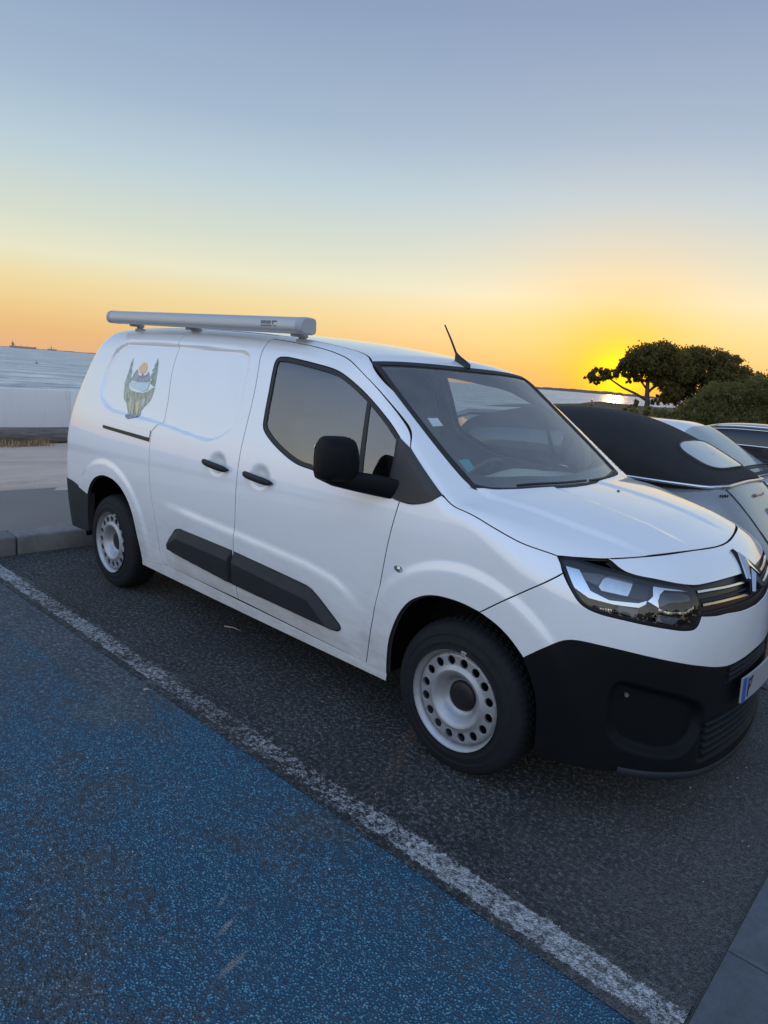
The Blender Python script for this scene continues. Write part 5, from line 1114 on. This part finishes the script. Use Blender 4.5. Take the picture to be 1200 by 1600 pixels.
# --- pale saloon further along, nose out
ws_ = empty('parked_car', (0.07, 4.62, 0)); tag(ws_, 'pale low car with its bonnet facing out beyond the convertible', 'car', 'cars parked in the bays')
body_loft('body', [(-3.45, .55, .36, .70), (-3.3, .74, .28, .90), (-2.9, .84, .22, .945), (-2.0, .87, .20, .93), (-1.1, .87, .20, .925), (-.5, .87, .20, .905), (-.2, .86, .20, .885), (.2, .83, .22, .83), (.5, .77, .24, .75), (.65, .66, .30, .66), (.70, .5, .36, .56)], M['car_white'], ws_, n=4.0)
gd = Dome([(-3.05, .56, .96), (-2.6, .64, 1.17), (-2.2, .66, 1.32), (-1.7, .665, 1.385), (-1.35, .66, 1.385), (-1.05, .655, 1.35), (-.80, .68, 1.215), (-.55, .73, 1.04), (-.36, .76, .91)], 0.88, 3.2)
gd.patch('roof', -3.05, -.36, 0, 1, M['car_white'], ws_, nx=60, nt=40)
gd.patch('windscreen', -1.0, -.43, .2, .8, M['wind_glass'], ws_, off=0.012, shape=lambda u, v: (-1.02+0.57*u+0.05*(1-(2*v-1)**2)*u, 0.245-0.075*u+(0.51+0.15*u)*v), nx=14, nt=24)
gd.patch('windscreen_shade', -1.0, -.43, .2, .8, pbr('pale_interior', (0.42, 0.46, 0.48), 0.6), ws_, off=0.004, shape=lambda u, v: (-1.02+0.57*u+0.05*(1-(2*v-1)**2)*u, 0.245-0.075*u+(0.51+0.15*u)*v), nx=14, nt=24)
for t0, t1 in ((0.06, 0.185), (0.815, 0.94)): gd.patch('side_window', -2.5, -1.0, t0, t1, M['dark_glass'], ws_, off=0.006, nx=20, nt=6)
for y0, y1 in ((-.50, .05), (.02, .58)):
    mb = MB(); mb.tube([gd.p(-.46, .5+y*.42/.76, 0.03)+Vector((0, 0, 0)) for y in np.linspace(y0, y1, 8)], 0.010, 6); mb.build('wiper', M['hub'], ws_)
gd.patch('cowl', -.46, -.37, .14, .86, M['hub'], ws_, off=0.006, nx=4, nt=24)
for s in (-1, 1):
    mb = MB(); mb.loft([[(0.50+d, s*0.60+k*0.14*math.cos(t), 0.66+k*0.06*math.sin(t)) for t in np.linspace(0, 2*math.pi, 25)[:-1]] for d, k in ((0, 1), (.05, 1), (.085, .8), (.10, .4), (.102, .02))], True, True); autosmooth(mb.build('headlight', M['frosted'], ws_), 0.9)
for x in (-2.75, -0.05):
    for s in (-1, 1): put_wheel(ws_, x, s*0.80, 0.325, s > 0, 0.1)
# --- dark estate beyond it
bs = empty('parked_car', (0, 6.95, 0)); tag(bs, 'dark estate car with roof rails and tinted side windows farthest right', 'car', 'cars parked in the bays')
body_loft('body', [(-3.4, .6, .36, .62), (-3.2, .78, .26, .80), (-2.6, .88, .20, .93), (-1.5, .90, .20, .97), (0, .90, .20, .98), (.8, .88, .22, .98), (1.1, .80, .30, .95), (1.18, .66, .40, .85)], M['car_black'], bs, n=4.5)
bd = Dome([(-2.35, .70, .95), (-1.9, .72, 1.12), (-1.5, .73, 1.30), (-1.25, .735, 1.355), (-.8, .74, 1.38), (0, .74, 1.385), (.6, .735, 1.36), (.9, .72, 1.26), (1.12, .68, 1.0)], 0.93, 4.2)
bd.patch('roof', -2.35, 1.12, 0, 1, M['car_black'], bs, nx=60, nt=40)
for t0, t1 in ((0.055, 0.21), (0.79, 0.945)): bd.patch('side_window', -1.45, .75, t0, t1, M['dark_glass'], bs, off=0.006, nx=20, nt=6)
for s in (0, 1):
    tt = 0.255 if s == 0 else 0.745
    mb = MB(); mb.tube([bd.p(x, tt, 0.030) for x in np.linspace(-1.30, .7, 24)], 0.017, 8); mb.build('roof_rail', M['satin'], bs, smooth=True)
    tt = 0.047 if s == 0 else 0.953
    mb = MB(); mb.tube([bd.p(x, tt, 0.010) for x in np.linspace(-1.55, .8, 24)], 0.012, 6); mb.build('window_strip', M['satin'], bs, smooth=True)
    tt = 0.225 if s == 0 else 0.775
    mb = MB(); mb.tube([bd.p(x, tt, 0.008) for x in np.linspace(-1.4, .75, 24)], 0.008, 6); mb.build('gutter_strip', M['satin'], bs, smooth=True)
for x in (-2.55, 0.35):
    for s in (-1, 1): put_wheel(bs, x, s*0.83, 0.325, s > 0, 0.1)

# ================================================================== TREES AND SHORE
def headz(x, y):
    e = sstep(33, 46, np.array(y))*sstep(-46, -31, np.array(x+6*math.sin(y*.09))); n = 0.18*math.sin(x*.31+y*.17)+0.12*math.sin(x*.83-y*.41)
    return float(-1.9+(2.35+n*float(e))*float(e))
sheet('headland', -60, 60, 30, 150, 0, MG['scrub'], 90, 90, zf=headz)
def leaf_mat(name, a, b, trans=0.25):
    m, q, out = newmat(name); d = q.n('ShaderNodeBsdfDiffuse'); t = q.n('ShaderNodeBsdfTranslucent'); v = q.coord('Object')
    c = q.mix(q.smooth(0.3, 0.7, q.noise(v, 0.9, 5, 0.7)), (*a, 1), (*b, 1)); q.put(d.inputs[0], c); t.inputs[0].default_value = (0.30, 0.22, 0.06, 1)
    mx = q.n('ShaderNodeMixShader'); mx.inputs[0].default_value = trans; m.node_tree.links.new(d.outputs[0], mx.inputs[1]); m.node_tree.links.new(t.outputs[0], mx.inputs[2]); m.node_tree.links.new(mx.outputs[0], out.inputs[0]); return m
M['pine'] = leaf_mat('pine_needles', (0.080, 0.082, 0.034), (0.15, 0.135, 0.06), 0.5); M['bush'] = leaf_mat('olive_leaves', (0.065, 0.085, 0.035), (0.15, 0.16, 0.075), 0.4); M['bark'] = pbr('pine_bark', (0.08, 0.055, 0.04), 0.9, var=0.4)
def leaves(lobes, n, size, rng, flat=0.0, squash=1.0):
    """leaf-sprig quads through a set of ellipsoid lobes, denser towards the skin and gathered in clumps"""
    V = []; w = np.array([l[3]*l[4]*l[5] for l in lobes])**0.75; w /= w.sum(); out = []
    for l, k in zip(lobes, w):
        c = np.array(l[:3]); r = np.array(l[3:6]); nk = max(6, int(n*k)); ncl = max(5, nk//26)
        u = rng.normal(size=(ncl, 3)); u /= np.linalg.norm(u, axis=1)[:, None]; rad = rng.uniform(0.35, 1.0, (ncl, 1))**0.45
        cl = u*rad; cl[:, 2] = np.where(cl[:, 2] < -0.55, -0.55+0.2*(cl[:, 2]+0.55), cl[:, 2])
        idx = rng.integers(0, ncl, nk); p = cl[idx]+rng.normal(size=(nk, 3))*0.085/np.maximum(r/ r.max(), .5)
        out.append(c+p*r)
    P = np.vstack(out); nP = len(P); a = rng.normal(size=(nP, 3)); a /= np.linalg.norm(a, axis=1)[:, None]; b = np.cross(a, rng.normal(size=(nP, 3))); b /= np.linalg.norm(b, axis=1)[:, None]
    s = size*rng.uniform(0.6, 1.4, (nP, 1)); Q = np.stack([P-a*s-b*s*.45, P+a*s*.2-b*s*.6, P+a*s+b*s*.1, P-a*s*.1+b*s*.6], 1).reshape(-1, 3)
    return Q, np.arange(nP*4).reshape(-1, 4)
def tree(name, loc, trunk, lobes, n, size, mat, label, cat, group, seed, limbs=()):
    rng = np.random.default_rng(seed); root = empty(name, loc); tag(root, label, cat, group)
    V, F = leaves(lobes, n, size, rng); me = bpy.data.meshes.new('crown'); me.vertices.add(len(V)); me.vertices.foreach_set('co', V.astype(np.float32).ravel())
    me.loops.add(len(F)*4); me.loops.foreach_set('vertex_index', F.ravel().astype(np.int32)); me.polygons.add(len(F)); me.polygons.foreach_set('loop_start', np.arange(0, len(F)*4, 4, dtype=np.int32)); me.polygons.foreach_set('loop_total', np.full(len(F), 4, np.int32)); me.update(calc_edges=True)
    link('crown', me, root, [mat])
    if trunk:
        mb = MB(); mb.tube(trunk[0], trunk[1], 9)
        for pts, r in limbs: mb.tube(pts, r, 6)
        mb.build('trunk', M['bark'], root, smooth=True)
    return root
# local frame at the pine: r runs right as seen from the bays, d runs away
def at(D, az, z=0.45): a = math.radians(az); return (1.454+D*math.cos(a), -3.046+D*math.sin(a), z)
def loc_lobes(az, L): 
    a = math.radians(az); rx, ry = math.sin(a), -math.cos(a); dx, dy = math.cos(a), math.sin(a)
    return [(u*rx+d*dx, u*ry+d*dy, z, ru, rd, rz) for u, d, z, ru, rd, rz in L]
def loc_pts(az, L):
    a = math.radians(az); rx, ry = math.sin(a), -math.cos(a); dx, dy = math.cos(a), math.sin(a); return [Vector((u*rx+d*dx, u*ry+d*dy, z)) for u, d, z in L]
AZ = 111.5
tree('pine_tree', at(70, AZ, 0.35), (loc_pts(AZ, [(0, 0, -.3), (.05, 0, .7), (-.1, 0, 1.5), (-.2, 0, 2.6), (-.1, .1, 3.6)]), [.30, .24, .22, .17, .08]),
     loc_lobes(AZ, [(-.4, 0, 5.0, 2.0, 2.0, 1.15), (.7, 0, 5.4, 1.6, 1.6, .95), (-1.9, .2, 4.3, 1.2, 1.4, .95), (-2.5, 0, 3.5, .8, 1.0, .55), (1.9, .3, 4.6, 1.5, 1.8, 1.2), (.2, -.4, 4.1, 1.6, 1.6, .9), (-1.3, 0, 3.2, .7, .8, .4), (2.6, 0, 3.6, 1.1, 1.3, .9),
                   (-4.7, 0, 3.0, 1.15, 1.0, .62), (-5.5, 0, 2.75, .7, .7, .42), (-3.7, 0, 3.1, .8, .8, .42), (-5.0, .1, 2.3, .55, .5, .25), (1.4, 0, 2.6, .8, 1.0, .5), (2.2, 0, 1.8, .9, 1.0, .7), (-.9, 0, 4.4, 1.7, 1.7, 1.2), (.9, 0, 3.9, 1.5, 1.5, 1.1), (-3.0, 0, 3.25, .8, .8, .4), (1.0, 0, 1.0, .7, .8, .5), (-1.0, 0, .6, .5, .6, .4), (-.7, .2, 3.2, 1.0, 1.0, .7), (.9, .1, 3.0, 1.0, 1.0, .8), (1.7, 0, 2.4, .9, 1.0, .8), (-1.7, .1, 2.7, .6, .7, .35)]), 25000, 0.13, M['pine'],
     'umbrella pine with a forked trunk and low left limb before the setting sun', 'pine tree', 'trees on the shore', 3,
     [(loc_pts(AZ, [(-.1, 0, 1.0), (-1.2, 0, 1.55), (-2.4, 0, 2.0), (-3.6, 0, 2.7), (-4.8, 0, 3.0)]), [.16, .13, .11, .08, .03]), (loc_pts(AZ, [(-.1, 0, 1.6), (.5, 0, 2.5), (.9, 0, 3.7)]), [.14, .11, .05]), (loc_pts(AZ, [(-.1, 0, 1.9), (-.9, 0, 2.8), (-1.6, 0, 3.8)]), [.12, .09, .04]), (loc_pts(AZ, [(.2, 0, 2.0), (1.2, 0, 2.9), (2.0, 0, 3.9)]), [.10, .07, .03])])
AZ = 108.4
tree('pine_tree', at(74, AZ, 0.35), (loc_pts(AZ, [(0, 0, -.3), (.1, 0, 1.2), (.0, 0, 2.6), (.2, 0, 4.0)]), [.30, .25, .2, .08]),
     loc_lobes(AZ, [(-.8, 0, 5.2, 1.9, 2.0, 1.1), (.8, 0, 5.3, 1.9, 2.0, 1.05), (2.3, 0, 4.9, 1.6, 1.8, 1.0), (3.3, 0, 4.2, 1.1, 1.5, .9), (0, -.3, 3.9, 2.6, 2.0, 1.3), (2.0, 0, 3.6, 1.7, 1.8, 1.0), (-1.6, 0, 3.2, 1.3, 1.5, 1.0), (-1.8, 0, 1.7, 1.3, 1.3, .9), (.4, 0, 2.3, 1.6, 1.5, 1.1), (2.6, 0, 2.2, 1.6, 1.5, 1.2), (-.6, 0, 1.0, 1.5, 1.2, .7), (1.5, 0, .9, 1.6, 1.2, .8), (.6, 0, 4.4, 2.2, 2.0, 1.3), (2.6, 0, 4.2, 1.6, 1.7, 1.2), (-1.2, 0, 2.4, 1.4, 1.4, 1.1)]), 26000, 0.13, M['pine'],
     'broad dense pine whose rounded crown joins the right side of the forked pine', 'pine tree', 'trees on the shore', 4, [(loc_pts(AZ, [(0, 0, 2.0), (1.2, 0, 3.0), (2.2, 0, 4.2)]), [.14, .1, .04]), (loc_pts(AZ, [(0, 0, 1.8), (-1.0, 0, 3.0), (-1.2, 0, 4.2)]), [.13, .1, .04])])
AZ = 105.9
tree('pine_tree', at(72, AZ, 0.35), (loc_pts(AZ, [(0, 0, -.3), (.1, 0, 1.5), (.2, 0, 3.2)]), [.22, .18, .07]),
     loc_lobes(AZ, [(.3, 0, 4.0, 1.5, 1.5, .9), (1.3, 0, 3.6, 1.3, 1.4, .8), (-.9, 0, 3.4, 1.3, 1.4, .9), (0, 0, 2.6, 1.7, 1.5, 1.1), (1.8, 0, 2.4, 1.4, 1.4, 1.0), (2.7, 0, 2.9, 1.2, 1.3, .7), (.5, 0, 1.2, 1.8, 1.3, 1.0)]), 12000, 0.12, M['pine'],
     'smaller shaggy pine standing right of the broad dense pine', 'pine tree', 'trees on the shore', 5)
AZ = 104.9
tree('olive_bush', at(44, AZ, 0.15), None, loc_lobes(AZ, [(-1.3, 0, 1.7, 1.5, 1.3, .95), (0, 0, 2.1, 1.6, 1.4, 1.0), (1.4, 0, 2.3, 1.5, 1.4, .95), (-2.3, 0, .9, 1.1, 1.0, .8), (-.8, -.3, .8, 1.6, 1.1, .8), (1.0, -.3, 1.0, 1.7, 1.1, .9), (2.6, 0, 1.6, 1.3, 1.2, 1.1), (2.6, -.2, .6, 1.4, 1.0, .7)]), 18000, 0.065, M['bush'],
     'large olive green bush in front of the pines at the right edge', 'bush', 'trees on the shore', 6)
AZ = 103.2
tree('cypress_tree', at(52, AZ, 0.2), (loc_pts(AZ, [(0.5, 0, -.3), (0.5, 0, 1.2), (0.5, 0, 3.6)]), [.14, .11, .03]), loc_lobes(AZ, [(0.5, 0, 1.0, .75, .75, .9), (0.5, 0, 2.0, .72, .72, .95), (0.5, 0, 2.9, .58, .58, .9), (0.5, 0, 3.7, .36, .36, .75), (0.5, 0, 4.25, .16, .16, .4)]), 3200, 0.10, M['pine'],
     'dark pointed cypress cut by the right edge of the view', 'cypress tree', 'trees on the shore', 8)
for k, (az, D, sc, h) in enumerate(((115.6, 48, .8, .95), (114.0, 46, .7, .62), (112.9, 47, 1.0, .85), (111.0, 45, 1.3, .95), (109.3, 44, 1.4, 1.1), (107.4, 43, 1.4, 1.25))):
    tree('shrub', at(D, az, 0.0), None, loc_lobes(az, [(0, 0, h*.55, sc*.75, .6, h*.55), (-.5*sc, 0, h*.4, sc*.6, .5, h*.45), (.55*sc, 0, h*.4, sc*.6, .5, h*.42), (.1, 0, h*.95, sc*.35, .3, h*.35)]), 2400 if k else 420, 0.055, M['bush'],
         ['sparse twiggy shrub standing alone above the dark soft top', 'low scrubby shrub right of the lone twiggy shrub', 'small round shrub below the forked pine trunk', 'low shrub at the right foot of the forked pine', 'wide low shrub under the dense pine', 'wide low shrub left of the large olive bush'][k], 'shrub', 'shrubs on the shore', 20+k)
for k, (az, D) in enumerate(((102.2, 60), (100.5, 48))):
    tree('olive_bush', at(D, az, 0.2), None, loc_lobes(az, [(0, 0, 1.6, 1.8, 1.5, 1.3), (-1.2, 0, 1.0, 1.3, 1.2, .9), (1.3, 0, 1.2, 1.4, 1.2, 1.0)]), 3000, 0.1, M['bush'], ['bush behind the cypress at the right edge', 'rounded bush beyond the right edge of the view'][k], 'bush', 'trees on the shore', 40+k)

# far coast, ships, buoy
M['coast'] = pbr('far_coast', (0.16, 0.14, 0.13), 1.0, spec=0.0); M['ship'] = pbr('ship_paint', (0.34, 0.24, 0.20), 0.8)
def coast(az0, az1, D, hf, label):
    V = []; F = []; n = 260
    for i in range(n+1):
        az = az0+(az1-az0)*i/n; h = hf((az-az0)/(az1-az0))
        for D_, z in ((D, -1.6), (D, -1.6+h), (D+900, -1.6+h*0.4), (D+900, -1.7)):
            a = math.radians(az); V.append((1.45+D_*math.cos(a), -3.05+D_*math.sin(a), z))
    for i in range(n):
        for k in range(3): b = i*4+k; F.append((b, b+1, b+5, b+4))
    return tag(mesh('far_coast', V, F, M['coast']), kind='structure')
rr = random.Random(5); nz = [rr.uniform(0, 1) for _ in range(400)]
def rough(u, f): i = u*f; k = int(i); t = i-k; return nz[k % 400]*(1-t)+nz[(k+1) % 400]*t
coast(100, 122, 9000, lambda u: 10+34*max(0, 1-abs(u-0.74)/0.26)**0.7*(0.6+0.4*rough(u, 60))+7*rough(u, 220), '')
coast(140, 163, 11000, lambda u: (2+9*rough(u, 30)*rough(u, 7)+4*rough(u, 150)), '')
def ship(az, D, L, H, label, tower):
    a = math.radians(az); root = empty('cargo_ship', (1.45+D*math.cos(a), -3.05+D*math.sin(a), -1.6), a-math.pi/2); tag(root, label, 'ship', 'ships on the horizon')
    mb = MB(); l = L/2; mb.loft([[(-l*.96, -6, 0), (-l, -6, H), (-l, 6, H), (-l*.96, 6, 0)], [(l*.8, -6, 0), (l*.86, -6, H*1.0), (l*.86, 6, H*1.0), (l*.8, 6, 0)], [(l*.97, -.5, 0), (l*1.05, -.5, H*1.25), (l*1.05, .5, H*1.25), (l*.97, .5, 0)]], True, True); mb.build('hull', M['ship'], root)
    mb = MB(); mb.box(tower*l, tower*l+L*.10, -6, 6, H, H*2.3); mb.box(tower*l+L*.02, tower*l+L*.08, -7, 7, H*2.3, H*2.7); mb.box(tower*l+L*.035, tower*l+L*.055, -1, 1, H*2.7, H*3.5); mb.build('deckhouse', M['ship'], root)
    mb = MB()
    for k in range(3): mb.tube([(l*(-.55+.45*k)*(-1 if tower > 0 else 1), 0, H), (l*(-.55+.45*k)*(-1 if tower > 0 else 1), 0, H*1.9)], 0.8, 6)
    mb.build('mast', M['ship'], root); return root
ship(159.95, 4200, 125, 11.0, 'long cargo ship with its deckhouse aft, left on the horizon', -0.84)
ship(158.05, 5600, 60, 11.0, 'short blocky ship right of the long cargo ship on the horizon', -0.2)
by = empty('buoy', (1.45+170*math.cos(math.radians(159.08)), -3.05+170*math.sin(math.radians(159.08)), -1.6)); tag(by, 'small dark buoy floating on the sea below the ships', 'buoy')
mb = MB(); mb.loft([[(r*math.cos(t), r*math.sin(t), z) for t in np.linspace(0, 2*math.pi, 13)[:-1]] for r, z in ((.3, -.2), (.36, .06), (.3, .2), (.12, .35))], True, True); o = mb.build('float', M['ship'], by, smooth=True)
mb = MB(); mb.tube([(0, 0, .3), (0, 0, .62)], .06); mb.box(-.1, .1, -.1, .1, .6, .75); mb.build('top_mark', M['ship'], by)

# row of street trees across the road behind the viewpoint (seen only as reflections in the paint)
rngl = np.random.default_rng(77); LB = []
for k in range(11):
    y = -34+6.4*k+rngl.uniform(-1, 1); hh = rngl.uniform(5.5, 8.5)
    LB += [(30+rngl.uniform(-2, 2), y, hh*.62, 2.6, 2.8, hh*.36), (30, y+rngl.uniform(-1.5, 1.5), hh*.4, 2.2, 2.4, hh*.25), (29.5, y, hh*.14, 1.8, 3.4, hh*.16), (29, y+3, .8, 1.5, 3.2, .9)]
Vl, Fl = leaves(LB, 26000, 0.30, rngl); tag(mesh('tree_line', Vl, Fl, M['pine']), kind='stuff')

# small litter on the bay
twig(-1.87, -0.70, 0.13, 0.25, 'pale twig on the asphalt under the sill of the van', 0.004); twig(-1.40, -1.49, 0.03, 0.9, 'tiny pale stalk lying beside the worn white line', 0.004)
M['scuff'] = pbr('pale_scuff', (0.26, 0.26, 0.26), 0.9, var=0.5, vscale=60)
